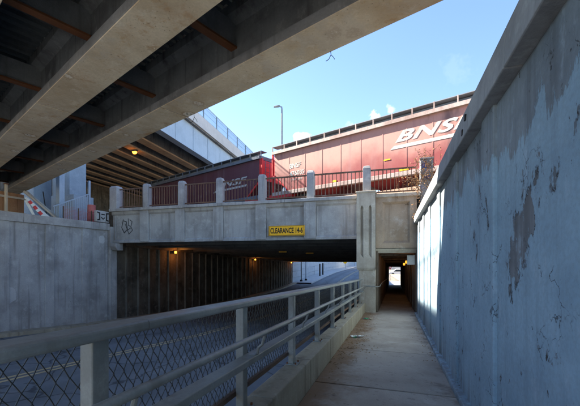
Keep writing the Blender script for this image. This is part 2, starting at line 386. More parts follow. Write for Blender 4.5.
G = .043                                             # fall of the walkway
def fall(x, y, z): return (x, y, z - G * y)
ROAD = [(-30, .5), (-10, .05), (0, -.55), (5, -1.02), (12.5, -1.72), (20, -2.2), (30, -2.45), (40, -2.45), (48, -2.2), (58, -1.75), (70, -1.45), (90, -1.35), (110, -1.25), (140, -.6), (170, .6)]
def road_z(y):
    for (a, za), (b, zb) in zip(ROAD, ROAD[1:]):
        if y <= b:
            t = max(0, (y - a) / (b - a)); return za + (zb - za) * t
    return ROAD[-1][1]
YS = [-30, -20, -10, -5] + [i * 2.5 for i in range(0, 29)] + [75, 80, 90, 100, 110, 125, 140, 155, 170]
XL, XW = -14.4, .86                                  # faces of the two retaining walls
PLAT_L, PLAT_R = 3.2, 2.55                           # ground behind them

# ---------------------------------------------------------------- ground, road, walkway
def ground():
    mb = MB(); rows = []
    ys = [-900, -200, -60] + YS + [185, 230, 400, 1200]
    for y in ys:
        k = min(1, max(0, (y - 172) / 20)); rz = road_z(min(max(y, -30), 170)) - .16
        f = lambda z: z + (2.4 - z) * k
        fl = -G * min(max(y, -4), 46) - .16 if y > -30 else rz
        prof = [(-1500, 3.2), (-200, 3.2), (-60, PLAT_L), (XL - .45, PLAT_L), (XL - .40, rz - .25), (-1.5, rz - .25), (-1.25, min(rz, fl) if y < -3 else fl), (1.15, fl), (1.25, PLAT_R), (60, PLAT_R), (200, 2.4), (1500, 2.4)]
        if y > 47: prof[6:9] = [(-1.25, lerp(fl, rz, min(1, (y-47)/10))), (6., lerp(fl, rz, min(1, (y-47)/10))), (16., lerp(PLAT_R, rz, .8))]; prof[9] = (60, PLAT_R)
        rows.append([(x, y, f(z)) for x, z in prof])
    n = len(rows[0])
    for r in rows: mb.v += r
    for i in range(len(rows) - 1):
        for j in range(n - 1): mb.f.append((i*n+j, i*n+j+1, (i+1)*n+j+1, (i+1)*n+j))
    return struct('ground', mb, M_ground)
ground()
def strip(x0, x1, ys, zf, dz=0.):
    mb = MB()
    for y in ys: mb.v += [(x0, y, zf(y) + dz), (x1, y, zf(y) + dz)]
    for i in range(len(ys) - 1): mb.f.append((2*i, 2*i+1, 2*i+3, 2*i+2))
    return mb
road = struct('road', strip(XL + .02, -1.36, YS, road_z), M_asphalt)
ln = strip(-8.16, -8.05, YS, road_z, .005); ln2 = strip(-7.93, -7.82, YS, road_z, .005); ln.add(ln2.v, ln2.f)
part('yellow_line', ln, M_yellow, road)
part('edge_line', strip(-1.95, -1.83, YS, road_z, .005), M_white_line, road)
kb = MB()
for a, b in zip(YS, YS[1:]):
    kb.loft([[(XL + .02, y, road_z(y) - .1), (XL + .62, y, road_z(y) - .1), (XL + .60, y, road_z(y) + .15), (XL + .02, y, road_z(y) + .15)] for y in (a, b)], cap=False)
struct('kerb', kb, M_kerb)
walk = struct('walkway', MB().box(-1.10, 1.1, -6, 47.5, -.13, -.03).map(fall), M_walk)
y = -4.45
while y < 13.9:
    y2 = min(y + 2.29, 13.95); dz = rnd.uniform(-.004, .004)
    part('paving_slab', MB().box(-1.104, .80, y + .008, y2 - .008, -.06, dz).map(fall), M_walk, walk, .008)
    y += 2.3
part('tunnel_floor', MB().box(-.62, .80, 13.96, 47.5, -.06, -.005).map(fall), M_walk, walk)

# ---------------------------------------------------------------- kerb wall between walkway and road
kw = thing('kerb_wall', 'low stained concrete kerb wall carrying the steel railing along the walkway', 'kerb', (-1.24, 5, -.2))
y = -4.5
while y < 13.6:
    y2 = min(y + 1.5, 13.72)
    part('kerb_segment', MB().box(-1.37, -1.106, y + .006, y2 - .006, -2.2, .38).map(fall), M_kerb, kw, .015)
    y += 1.5

# ---------------------------------------------------------------- steel railing
rl = thing('guard_railing', 'long grey steel railing with chain link infill beside the walkway', 'railing', (-1.26, 1.1, .33))
POSTS = [-1.87 + 1.52 * i for i in range(11)]
def rounded(x0, x1, z0, z1, r_):
    out = []
    for cx, cz, a0 in ((x1 - r_, z1 - r_, 0), (x0 + r_, z1 - r_, 90), (x0 + r_, z0 + r_, 180), (x1 - r_, z0 + r_, 270)):
        out += [(cx + r_ * math.cos(R(a0 + k * 30)), cz + r_ * math.sin(R(a0 + k * 30))) for k in range(4)]
    return out
y = -4.6
while y < 13.3:
    y2 = min(y + 3., 13.55)
    part('top_rail', MB().prism(rounded(-1.335, -1.19, 1.290, 1.345, .016), y + .0015, y2 - .0015).map(fall), M_rail, rl)
    part('mid_rail', MB().prism(rounded(-1.255, -1.14, .808, .868, .010), y + .001, y2 - .001).map(fall), M_rail, rl)
    y += 3.
part('handrail', MB().tube([fall(-1.075, q, 1.065) for q in (-5, 2, 8, 13.5)], .024, 14), M_rail, rl, smooth=True)
part('bottom_rail', MB().box(-1.375, -1.335, -4.9, 13.5, .49, .535).map(fall), M_rustrail, rl)
for py in POSTS:
    z0 = .38 - G * py
    p = part('post', MB().box(-1.33, -1.255, py - .045, py + .045, z0, 1.292 - G * py), M_rail, rl, .008)
    part('base_plate', MB().box(-1.35, -1.20, py - .075, py + .075, z0, z0 + .014), M_rail, p, .003)
    for (bx_, by_) in ((-1.225, -.06), (-1.225, .06), (-1.34, -.06)):
        part('bolt', MB().tube([(bx_, py + by_, z0 + .012), (bx_, py + by_, z0 + .034)], .011, 6), M_rust, p)
    b = MB().tube([(-1.15, py + .01, .868 - G*py), (-1.135, py + .01, .93 - G*py), (-1.10, py + .01, .96 - G*py), (-1.075, py + .01, 1.045 - G*py)], .014, 8)
    b.box(-1.20, -1.145, py - .05, py + .05, .868 - G*py, .880 - G*py)
    part('bracket', b, M_rail, p)
def chain_link(w, z0, z1):
    mb = MB(); step, dh, r = .033, .05, .0030
    n = int(round(w / step)); rows = int((z1 - z0) / dh)
    for i in range(n):
        pts = []
        for k in range(rows + 1):
            px = (i + ((k + i) % 2)) * step
            pts.append((rnd.uniform(-.003, .003) + (.003 if k % 2 else -.003), px + rnd.uniform(-.003, .003), z0 + k * dh))
        mb.tube(pts, r, 4)
    return mb
me = chain_link(1.52, .52, 1.30).map(fall).mesh('chain_link', M_wire)
for py in POSTS[:-1] + [-3.39]:
    o = link('chain_link', me, rl, Vector((-1.355, py, -G * py)) - rl.location); o['kind'] = 'stuff'

# ---------------------------------------------------------------- right retaining wall
rw = thing('retaining_wall', 'tall peeling pale painted concrete wall with heavy coping right of the walkway', 'wall', (.9, 5, 0))
PIL = [-3.75, -1.95, -.15, 1.62, 3.52, 5.33, 7.13, 8.93, 10.73, 12.53]
edges = [-4.5] + PIL + [13.95]
for a, b in zip(edges, edges[1:]):
    part('wall_panel', MB().box(XW, XW + .25, a + (.2 if a in PIL else 0), b - (.2 if b in PIL else 0), -.9, 2.95), M_peel, rw)
for p in PIL:
    part('pilaster', MB().box(XW - .032, XW + .24, p - .205, p + .205, -.9, 2.955), M_peel, rw, .012)
a = -4.5
while a < 13.9:
    b = min(a + 3.6, 13.95)
    part('coping', MB().prism([(XW - .125, 2.945), (XW + .4, 2.945), (XW + .4, 3.26), (XW - .105, 3.243)], a + .004, b - .004), M_coping, rw, .012)
    a += 3.6
part('plinth', MB().box(XW - .095, XW + .2, -4.5, 13.95, -.3, .07).map(fall), M_peel, rw, .02)
for (py, pz) in ((4.0, 3.10), (4.15, 2.99)):
    part('scupper_hole', MB().box(XW - .13, XW - .1, py, py + .05, pz, pz + .06), M_black, rw)

# ---------------------------------------------------------------- left retaining wall
lw = thing('retaining_wall', 'grey streaked concrete retaining wall with wide coping across the road', 'wall', (XL, 5, -1))
LP = [-8.95, -7.15, -5.35, -3.55, -1.75, .05, 1.8, 3.55, 5.35, 7.15, 8.92, 10.72, 12.5]
ed = [-12] + LP + [13.82]
for a, b in zip(ed, ed[1:]):
    part('wall_panel', MB().box(XL - .3, XL, a + (.2 if a in LP else 0), b - (.2 if b in LP else 0), -2.6, 3.06), M_wall, lw)
for p in LP: part('pilaster', MB().box(XL - .25, XL + .05, p - .2, p + .2, -2.6, 3.063), M_wall, lw, .015)
a = -12
while a < 13.8:
    b = min(a + 3.6, 13.86); part('coping', MB().prism([(XL - .4, 3.05), (XL + .10, 3.05), (XL + .12, 3.40), (XL - .4, 3.44)], a + .004, b - .004), M_wall, lw, .015); a += 3.6
part('end_pilaster', MB().box(XL - .3, XL + .16, 13.86, 14.30, -2.6, 3.25), M_wall, lw, .02)
pp = MB()
for (cy, cz, w, h) in ((8.95, .15, .9, .75), (13.45, 2.55, .36, .42)):
    pts = []
    for j in range(14):
        an = 2 * math.pi * j / 14; rr = rnd.uniform(.88, 1.04); q = lambda t: math.copysign(abs(t) ** .7, t)
        pts.append((cy + q(math.cos(an)) * w / 2 * rr, cz + q(math.sin(an)) * h / 2 * rr))
    pp.loft([[(XL + .001, a, b) for a, b in pts], [(XL + .005, a, b) for a, b in pts]])
part('paint_patch', pp, M_vconc, lw)

# ---------------------------------------------------------------- railway bridge
YF = 14.0
X0B, X1B = -14.3, -1.43
br = thing('railway_bridge', 'long concrete railway bridge with panelled fascia crossing over the road', 'bridge', (-7, YF, -1.8))
Z_BOT, Z_COP, Z_TOP = 2.41, 4.05, 4.19
part('fascia_beam', MB().box(X0B, X1B, YF + .08, YF + .5, Z_BOT, Z_COP), M_bridge, br)
part('lower_band', MB().prism_x([(YF + .0, Z_BOT - .01), (YF + .3, Z_BOT - .01), (YF + .3, Z_BOT + .16), (YF + .075, Z_BOT + .16), (YF + .0, Z_BOT + .10)], X0B - .02, X1B), M_bridge, br)
part('upper_band', MB().prism_x([(YF + .0, 3.92), (YF + .078, 3.84), (YF + .3, 3.84), (YF + .3, Z_COP), (YF, Z_COP)], X0B - .02, X1B), M_bridge, br)
PX = [-14.2, -12.2, -10.07, -7.95, -5.77, -3.48, -1.08]
for i, x in enumerate(PX[:-1]):
    if i: part('fascia_pilaster', MB().box(x - .26, x + .26, YF - .055, YF + .2, Z_BOT + .02, Z_COP - .002), M_bridge, br, .02)
for a, b in zip([X0B] + PX[1:-1], PX[1:-1] + [X1B]):      # raised rim round each recessed panel
    l_, r_ = a + (.27 if a != X0B else .14), b - (.27 if b != X1B else .05)
    for (p, q) in ((l_, l_ + .06), (r_ - .06, r_)):
        part('panel_rim', MB().prism([(p, Z_BOT + .15), (q, Z_BOT + .15), (q, 3.845), (p, 3.845)], YF + .035, YF + .2), M_bridge, br, .012)
xs = [X0B - .1, -11.1, -7.95, -4.6, -1.48]
for a, b in zip(xs, xs[1:]):
    part('coping', MB().box(a + .004, b - .004, YF - .12, YF + .55, Z_COP, Z_TOP), M_bridge, br, .015)
for x in PX:
    c = (x, YF + .2); w = .155 if x > -14 else .23
    mb = MB().loft([[(c[0]+sx*w*k, c[1]+sy*w*k, z) for sx, sy in ((-1,-1),(1,-1),(1,1),(-1,1))] for z, k in ((Z_TOP + .0, 1.), (5.32, 1.), (5.42, .78), (5.44, .4))])
    part('parapet_post', mb, M_bridge, br, .01)
def bay(a, b):
    rr = part('railing', MB().bar((a, YF + .2, 5.24), (b, YF + .2, 5.24), .05, .06), M_rustrail, br)
    part('bottom_bar', MB().bar((a, YF + .2, 4.31), (b, YF + .2, 4.31), .045, .05), M_rustrail, rr)
    n = int(round((b - a) / .155))
    for i in range(1, n):
        x = a + (b - a) * i / n
        part('baluster', MB().box(x - .013, x + .013, YF + .187, YF + .213, 4.335, 5.21), M_rustrail, rr)
for a, b in zip(PX, PX[1:] + [.98]):
    bay(a + (.23 if a < -14 else .155), b - .155)
# end pier
def plate(outer, holes, y0, y1):
    """upright plate facing -Y with polygon holes"""
    bm = bmesh.new(); es = []
    for loop in [outer] + holes:
        vs = [bm.verts.new((x, y0, z)) for x, z in loop]
        es += [bm.edges.new((vs[i], vs[(i+1) % len(vs)])) for i in range(len(vs))]
    res = bmesh.ops.triangle_fill(bm, edges=es, use_beauty=True, use_dissolve=False)
    fs = [g for g in res['geom'] if isinstance(g, bmesh.types.BMFace)]
    ex = bmesh.ops.extrude_face_region(bm, geom=fs)
    bmesh.ops.translate(bm, vec=(0, y1 - y0, 0), verts=[g for g in ex['geom'] if isinstance(g, bmesh.types.BMVert)])
    mb = MB(); bm.verts.index_update()
    mb.v = [tuple(v.co) for v in bm.verts]; mb.f = [tuple(v.index for v in f.verts) for f in bm.faces]; bm.free(); return mb
px0, px1, pz0, pz1 = -1.44, -.71, 1.22, 4.22
def slot(xa, xb): return [(xa, 1.75), (xb, 1.62), (xb, 3.62), ((xa + xb) / 2, 3.72), (xa, 3.62)]
pier = part('pier', plate([(px0, pz0), (px1, pz0), (px1, pz1), (px0, pz1)], [slot(-1.285, -1.175), slot(-.965, -.855)], YF - .42, YF - .32), M_pier, br)
part('pier_core', MB().box(px0 + .002, px1 - .002, YF - .322, YF + .5, pz0, pz1 - .002), M_pier, pier, .02)
part('pier_cap', MB().box(px0 - .03, px1 + .03, YF - .45, YF + .5, pz1, pz1 + .07), M_pier, pier, .015)
part('pier_shaft', MB().box(-1.36, -.70, YF - .36, YF + .5, -2.4, pz0), M_pier, br, .02)
part('cornice', MB().prism_x([(YF - .40, pz0 - .10), (YF + .4, pz0 - .10), (YF + .4, pz0 - .002), (YF - .44, pz0 - .002)], -1.43, -.70), M_pier, br, .01)
# portal panel over the footway
tx0, tx1 = -.70, .855
part('portal_panel', plate([(tx0, 1.98), (tx1, 1.98), (tx1, Z_COP), (tx0, Z_COP)], [[(-.46, 2.20), (.60, 2.20), (.60, 3.86), (-.46, 3.86)]], YF - .06, YF + .06), M_portal, br)
part('portal_infill', plate([(-.62, 2.05), (.76, 2.05), (.76, 3.98), (-.62, 3.98)], [], YF + .065, YF + .3), M_portal, br)
bev = MB()
o_ = [(-.46, 2.20), (.60, 2.20), (.60, 3.86), (-.46, 3.86)]; i_ = [(-.37, 2.30), (.52, 2.30), (.52, 3.78), (-.37, 3.78)]
bev.loft([[(x, YF - .056, z) for x, z in o_], [(x, YF + .063, z) for x, z in i_]], cap=False)
part('panel_bevel', bev, M_portal, br)
part('portal_coping', MB().box(tx0, tx1 + .12, YF - .14, YF + .5, Z_COP, Z_TOP), M_pier, br, .012)
part('portal_lintel', MB().prism_x([(YF - .06, 1.978), (YF - .06, 2.0), (YF + .3, 2.0), (YF + .3, 1.80), (YF + .10, 1.80)], tx0, tx1), M_pier, br)
# footway tunnel
YE = 46.5
part('tunnel_wall', MB().box(-.95, -.62, YF + .5, YE, -.1, 2.5).map(lambda x, y, z: (x, y, z - G * (y - 14) - .55 * (z < 1))), M_tunnel, br)
part('tunnel_wall', MB().box(.83, 1.2, YF, YE, -.1, 2.5).map(lambda x, y, z: (x, y, z - G * (y - 14) - .55 * (z < 1))), M_tunnel, br)
part('tunnel_wall', MB().box(-.695, -.62, YF + .02, YF + .5, -.8, 2.0), M_tunnel, br)
part('tunnel_ceiling', MB().box(-.7, .9, YF + .3, YE, 1.86, 2.4).map(lambda x, y, z: (x, y, z - G * (y - 14))), M_tunnel, br)
y = YF + 2
while y < 45:
    part('ceiling_rib', MB().box(-.618, .828, y, y + .25, 1.78 - G*(y-14), 1.859 - G*(y-14)), M_tunnel, br)
    part('wall_rib', MB().box(.79, .829, y, y + .25, -.7 - G*(y-14), 1.77 - G*(y-14)), M_tunnel, br)
    y += 2.4
# deck
def deck_z(y): return 2.40 - .042 * (y - 14)
part('deck_slab', MB().loft([[(XL - .3, y, deck_z(y) + .35), (-.9, y, deck_z(y) + .35), (-.9, y, 4.04), (XL - .3, y, 4.04)] for y in (YF + .5, YE - .4)]), M_deckdark, br)
y = YF + 1.6
while y < YE - 1:
    part('floor_beam', MB().box(XL - .1, -.97, y, y + .35, deck_z(y) - .02, deck_z(y) + .36), M_deckdark, br); y += 1.9
part('fascia_beam', MB().box(XL - .3, 1.2, YE - .4, YE, deck_z(YE) - .0, 4.05), M_bridge, br)
part('coping', MB().box(XL - .3, 1.2, YE - .5, YE + .1, 4.05, 4.2), M_bridge, br)
part('deck_slab', MB().box(-.9, 1.2, YF + .5, YE - .4, 2.41, 4.04), M_deckdark, br)
part('median_wall', MB().box(-1.36, -.96, YF + .5, YE, -3.2, 3.0).map(lambda x, y, z: (x, y, z if z < 0 else deck_z(y) + .3)), M_tunnel, br)
# abutment across the road with ribs
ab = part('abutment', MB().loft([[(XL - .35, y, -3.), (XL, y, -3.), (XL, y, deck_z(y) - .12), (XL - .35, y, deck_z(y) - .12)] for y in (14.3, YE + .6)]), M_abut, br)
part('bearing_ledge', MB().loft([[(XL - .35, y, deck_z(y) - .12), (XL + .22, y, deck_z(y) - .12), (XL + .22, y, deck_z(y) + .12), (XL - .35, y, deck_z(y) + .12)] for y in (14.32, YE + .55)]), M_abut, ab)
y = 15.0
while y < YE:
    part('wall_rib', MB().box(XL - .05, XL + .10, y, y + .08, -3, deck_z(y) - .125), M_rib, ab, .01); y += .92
part('corbel', MB().prism_x([(13.95, 2.0), (14.3, 2.0), (14.3, 2.38), (13.8, 2.38), (13.8, 2.2)], XL + .16, XL + .55), M_wall, br, .02)
part('backwall', MB().box(XL - .9, XL - .02, 14.46, YE - .5, 2.2, 4.0), M_abut, br)
# sprayed tag on the first fascia panel
def ribbon(mb, pts, w, y):
    for (a, b) in zip(pts, pts[1:]):
        d = Vector((b[0]-a[0], b[1]-a[1])); d.normalize(); n_ = Vector((-d.y, d.x)) * w / 2; e = d * w * .35
        q = [(a[0]-e.x+n_.x, a[1]-e.y+n_.y), (b[0]+e.x+n_.x, b[1]+e.y+n_.y), (b[0]+e.x-n_.x, b[1]+e.y-n_.y), (a[0]-e.x-n_.x, a[1]-e.y-n_.y)]
        yy = y - rnd.uniform(0, .004)
        mb.loft([[(x, yy, z) for x, z in q], [(x, yy + .006, z) for x, z in q]])
gf = MB()
ribbon(gf, [(-13.62, 3.62), (-13.72, 3.2), (-13.55, 2.92), (-13.35, 3.1), (-13.42, 3.5), (-13.58, 3.55)], .05, YF + .074)
ribbon(gf, [(-13.3, 3.66), (-13.28, 3.3), (-13.12, 3.25), (-13.05, 3.5), (-13.2, 3.6)], .04, YF + .074)
ribbon(gf, [(-13.5, 3.4), (-13.25, 2.85), (-13.02, 3.05), (-13.1, 3.2), (-13.35, 3.05)], .035, YF + .074)
part('graffiti', gf, M_fadeblack, br)
# pipe handrail by the pier and into the tunnel
hp = thing('handrail', 'thin pale pipe handrail bent round the pier into the footway tunnel', 'handrail', (-.9, YF - .5, .4))
part('pipe', MB().tube([(-1.075, 13.5, 1.065 - G*13.5), (-.80, 13.54, .47), (-.60, 13.56, .46), (-.53, 13.75, .47), (-.53, 14.3, .6 - .1), (-.53, 17, .42), (-.53, 26, .0), (-.53, 40, -.62)], .022, 8), M_rail, hp, smooth=True)
for yy in (14.8, 17, 20):
    part('bracket', MB().tube([(-.62, yy, .42 - G*(yy-14)), (-.53, yy, .44 - G*(yy-14))], .012, 6), M_rail, hp)

# clearance sign
sg = thing('clearance_sign', 'yellow CLEARANCE 14-6 sign fixed on the bridge fascia', 'sign', (-4.52, YF - .06, 2.58))
part('panel', MB().box(-5.36, -3.70, YF - .085, YF - .06, 2.585, 3.03), M_sign, sg, .004)
bd = MB()
for bx in ((-5.34, -3.72, 3.000, 3.015), (-5.34, -3.72, 2.600, 2.615), (-5.34, -5.325, 2.615, 3.0), (-3.735, -3.72, 2.615, 3.0)):
    bd.box(bx[0], bx[1], YF - .088, YF - .084, bx[2], bx[3])
part('border', bd, M_black, sg)
text_on(text_mesh('CLEARANCE 14-6', .3, M_black, offset=.008, extrude=.003), 'lettering', sg, (-5.28, YF - .087, 2.69), (1, 0, 0), 1.5, .25)

# ---------------------------------------------------------------- amber lamps
def wall_lamp(x, y, z, label, energy=18):
    t = thing('wall_lamp', label, 'lamp', (x, y, z), 'amber lamps along the underpass wall')
    part('housing', MB().box(x - .0, x + .06, y - .12, y + .12, z - .03, z + .17), M_deckdark, t, .01)
    mb = MB().loft([[(x + .06 + dx, y + sy * a, z + b) for sy, b in ((-1, 0), (1, 0), (1, .14), (-1, .14))] for dx, a in ((0, .075), (.07, .06))])
    part('lens', mb, M_lampon, t)
    ld = bpy.data.lights.new('lamp_light', 'POINT'); ld.energy = energy; ld.color = (1, .34, .06); ld.shadow_soft_size = .08
    lo = bpy.data.objects.new('lamp_light', ld); col.objects.link(lo); lo.parent = t; lo.location = (.4, 0, -.02)
wall_lamp(XL + .23, 19.1, 1.92, 'nearest glowing amber lamp high on the dark underpass wall', 4)
wall_lamp(XL + .23, 32.6, 1.36, 'middle glowing amber lamp high on the underpass wall', 3)
wall_lamp(XL + .23, 45.6, .86, 'farthest glowing amber lamp by the end of the underpass wall', 2)
for (x, y, lab) in ((-7.2, 21.4, 'amber lens lamp under the bridge deck nearer the left wall'), (-5.8, 23.3, 'amber lens lamp under the bridge deck nearer the pier')):
    t = thing('soffit_lamp', lab, 'lamp', (x, y, deck_z(y)), 'unlit amber lamps under the deck')
    part('housing', MB().box(x - .32, x + .32, y - .05, y + .0, deck_z(y) - .14, deck_z(y) + .0), M_deckdark, t, .01)
    part('lens', MB().box(x - .28, x + .28, y - .075, y - .05, deck_z(y) - .12, deck_z(y) - .02), M_reflector, t, .01)
for (yy, lab) in ((16.2, 'amber lamp high on the tunnel wall beside the white box'), (19.5, 'second amber lamp high in the footway tunnel'), (24., 'third amber lamp deep in the footway tunnel')):
    z = 1.62 - G * (yy - 14)
    t = thing('tunnel_lamp', lab, 'lamp', (.78, yy, z), 'amber lamps in the footway tunnel')
    part('housing', MB().box(.72, .79, yy - .12, yy + .12, z - .1, z + .1), M_deckdark, t, .01)
    part('lens', MB().box(.60, .72, yy - .09, yy + .09, z - .09, z + .07), M_lampdim, t, .02)
    ld = bpy.data.lights.new('lamp_light', 'POINT'); ld.energy = .7; ld.color = (1, .5, .22); ld.shadow_soft_size = .06
    lo = bpy.data.objects.new('lamp_light', ld); col.objects.link(lo); lo.parent = t; lo.location = (-.35, 0, -.1)
bx = thing('junction_box', 'white metal box high on the right tunnel wall near the mouth', 'box', (.66, 14.7, 1.4))
part('case', MB().box(.52, .83, 14.5, 14.9, 1.32, 1.72), M_white, bx, .02)
part('lid', MB().box(.55, .80, 14.485, 14.5, 1.35, 1.69), M_white, bx, .008)

# ---------------------------------------------------------------- near viaduct overhead
E1 = Vector((-1.92, 6.13)); N1 = Vector((.368, .93)).normalized(); T1 = Vector((-N1.y, N1.x)); ZS = 5.2
def v1(s, n, z): p = E1 + T1 * s + N1 * n; return (p.x, p.y, z)
vd = thing('concrete_viaduct', 'dark concrete girder viaduct passing overhead across walkway and road', 'bridge', (-1.92, 6.13, ZS))
S0, S1, SEG = -26., 21.6, 6.8
half = [(.36, .0325), (.38, .05), (.38, .20), (.14, .392)]; webh = [(.13, .393), (.13, 1.05), (.33, 1.16), (.33, 1.34)]
prof = half + [(-a, b) for a, b in reversed(half)]
sprof = [(.365, .02), (.372, .031), (-.372, .031), (-.365, .02)]
wprof = webh + [(-a, b) for a, b in reversed(webh)]
def girder_mesh(pr):
    g_ = .02 if pr is sprof else .0015
    mb = MB(); mb.loft([[(s, n, z) for n, z in pr] for s in (g_, SEG - g_)])
    return mb
rotz = math.atan2(T1.y, T1.x)
gm = girder_mesh(prof).mesh('girder_segment', M_gird); um = girder_mesh(sprof).mesh('underside', M_soffit); wm = girder_mesh(wprof).mesh('web', M_web)
for g in range(5):
    nc = -.38 - 1.95 * g; k = 0; off = (2.55 if g % 2 else 4.6)
    s = S0 - off
    while s < S1 - .5:
        o = link('girder_segment', gm, vd)
        c = v1(s, nc, ZS); o.location = Vector(c) - vd.location
        o.rotation_euler = (0, 0, rotz)
        link('web', wm, o); link('underside', um, o)
        if s + SEG > S1: o.scale.x = (S1 - s) / SEG
        s += SEG
# bearing in mind T1 x up: local y of the segment is +N1 turned back
def bay_parts(g):
    n_hi = -.38 - 1.95 * g - .13; n_lo = -.38 - 1.95 * (g + 1) + .13
    s = S0 + (1.0 if g % 2 else 2.2)
    while s < S1:
        mb = MB().loft([[v1(q, n_, z) for n_, z in ((n_hi, ZS + .62), (n_lo, ZS + .62), (n_lo, ZS + 1.12), (n_hi, ZS + 1.12))] for q in (s, s + .06)])
        d = part('diaphragm', mb, M_gird, vd)
        fl = MB().loft([[v1(q, n_, z) for n_, z in ((n_hi, ZS + .58), (n_lo, ZS + .58), (n_lo, ZS + .618), (n_hi, ZS + .618))] for q in (s - .06, s + .12)])
        part('flange', fl, M_rust, d)
        s += 3.1
    mb = MB(); s = S0; z0 = ZS + 1.345; pts = []
    while s < S1:
        pts += [(s, 0), (s + .11, 0), (s + .14, .06), (s + .25, .06)]; s += .28
    for (q, h) in pts:
        mb.v += [v1(q, n_hi - .19, z0 + h), v1(q, n_lo + .19, z0 + h)]
    for i in range(len(pts) - 1): mb.f.append((2*i, 2*i+1, 2*i+3, 2*i+2))
    part('deck_form', mb, M_deckdark, vd)
for g in range(4): bay_parts(g)
NL = -.38 - 1.95 * 4 - .38
part('deck_slab', MB().loft([[v1(s, n_, z) for n_, z in ((-.1, ZS + 1.42), (NL, ZS + 1.42), (NL, ZS + 1.66), (-.1, ZS + 1.66))] for s in (S0, S1)]), M_wall, vd)
part('barrier', MB().loft([[v1(s, n_, z) for n_, z in ((-.25, ZS + 1.66), (-.55, ZS + 1.66), (-.5, ZS + 2.15), (-.3, ZS + 2.15))] for s in (S0, S1)]), M_wall, vd)
part('barrier', MB().loft([[v1(s, n_, z) for n_, z in ((NL + .5, ZS + 1.66), (NL + .1, ZS + 1.66), (NL + .2, ZS + 2.5), (NL + .35, ZS + 2.5))] for s in (S0, S1)]), M_wall, vd)
for s, zb in ((S1 - .55, PLAT_L - .3), (S0 - .2, PLAT_R - .3)):
    part('abutment', MB().loft([[v1(q, n_, z) for n_, z in ((.2, zb), (NL - .2, zb), (NL - .2, ZS - .01), (.2, ZS - .01))] for q in (s, s + 1.6)]), M_wall, vd)
for (u, (s_, l_)) in enumerate(((1.92, 'short bent wire hanging from the girder edge near the train roof'), (-1.05, 'short forked wire hanging from the girder edge against open sky'))):
    pass
def hanging(s, lab):
    p = Vector(v1(s, -.05, ZS))
    t = thing('hanging_wire', lab, 'wire', p)
    a = .22 if s > 0 else .16
    part('strand', MB().tube([p + Vector(q) * a / .22 for q in ((0, 0, .01), (.01, 0, -.08), (-.05, .02, -.17), (-.12, .02, -.20))], .006, 5), M_black, t)
    part('strand', MB().tube([p + Vector(q) * a / .22 for q in ((.01, 0, -.08), (.07, 0, -.15), (.10, -.01, -.21))], .005, 5), M_black, t)
hanging(3.05, 'forked wire hanging from the girder edge towards the train')
hanging(-.95, 'short bent wire hanging from the girder edge against open sky')

# ---------------------------------------------------------------- far viaduct
E2 = Vector((-17.4, 21.9)); T2 = Vector((-.0924, .9957)).normalized(); N2 = Vector((T2.y, -T2.x)); Z2 = 11.6
def v2(s, n, z): p = E2 + T2 * s + N2 * n; return (p.x, p.y, z)
A0, A1 = -14.5, 62.
v = thing('highway_viaduct', 'high pale blue girder viaduct with screen fence crossing behind the trains', 'bridge', (-22, 30, PLAT_L))
def sec(n0, n1, z0, z1, a=A0, b=A1): return MB().loft([[v2(s, n_, z) for n_, z in ((n0, z0), (n1, z0), (n1, z1), (n0, z1))] for s in (a, b)])
fg = MB().loft([[v2(s, n_, z) for n_, z in ((0, Z2), (-.7, Z2), (-.7, Z2 + .06), (-.1, Z2 + .06), (-.1, Z2 + 2.3), (-.04, Z2 + 2.3), (-.04, Z2 + .06), (0, Z2 + .06))] for s in (A0, A1)])
part('fascia_girder', fg, M_bluesteel, v)
for i in range(25):
    s = A0 + 1.5 + 3 * i
    part('stiffener', sec(-.039, -.005, Z2 + .1, Z2 + 2.25, s, s + .04), M_bluesteel, v)
part('deck_slab', sec(.28, -20.2, Z2 + 2.3, Z2 + 2.55), M_web, v)
part('parapet', sec(.42, .12, Z2 + 2.42, Z2 + 3.55), M_vconc, v)
part('parapet', sec(-20.2, -20.5, Z2 + 2.42, Z2 + 3.55), M_vconc, v)
for i in range(9):
    n_ = -2.6 - 2.15 * i
    gd = part('girder', sec(n_ - .3, n_ - .8, Z2 + .19, Z2 + 2.28), M_web, v)  # dark colour stands in for the shade between the beams
    part('bottom_flange', sec(n_ - .1, n_ - 1.0, Z2 + .05, Z2 + .19), M_beamtan, gd)
sf = part('screen_fence', sec(.30, .24, Z2 + 4.98, Z2 + 5.04), M_bluesteel, v)
sm = MB()
for k in range(30): sm.box(.258, .274, .02 + k * .1, .042 + k * .1, 0, 1.42)
for k in range(3): sm.box(.2745, .285, .0, 2.99, .15 + k * .5, .18 + k * .5)
scr = sm.mesh('screen_panel', M_screen)
pm = MB().box(.22, .32, -.05, .05, 0, 1.46).mesh('fence_post', M_screen)
r2 = math.atan2(T2.y, T2.x) - math.pi / 2
for i in range(25):
    s = A0 + 3 * i; loc = Vector(v2(s, 0, Z2 + 3.55)) - v.location
    for nm, me_ in (('screen_panel', scr), ('fence_post', pm)):
        o = link(nm, me_, sf, loc); o.rotation_euler = (0, 0, r2)
def column(s, n, w, d, ped=True):
    c = v2(s, n, 0)
    p = part('column', MB().box(c[0]-w/2, c[0]+w/2, c[1]-d/2, c[1]+d/2, PLAT_L - .2, Z2 + .03), M_column, v, .05)
    if ped: part('pedestal', MB().box(c[0]-w/2-.02, c[0]+w/2+.4, c[1]-d/2-.05, c[1]+d/2+.2, PLAT_L - .2, 5.6), M_column, p, .03)
column(-5.2, -3.35, 1.5, 1.2); column(-5.2, -6.2, 1.7, 1.2, False); column(-5.2, -13., 1.5, 1.2, False)
for s in (24, 46): 
    for n_ in (-3.3, -8.5, -13.5): column(s, n_, 1.4, 1.2, False)
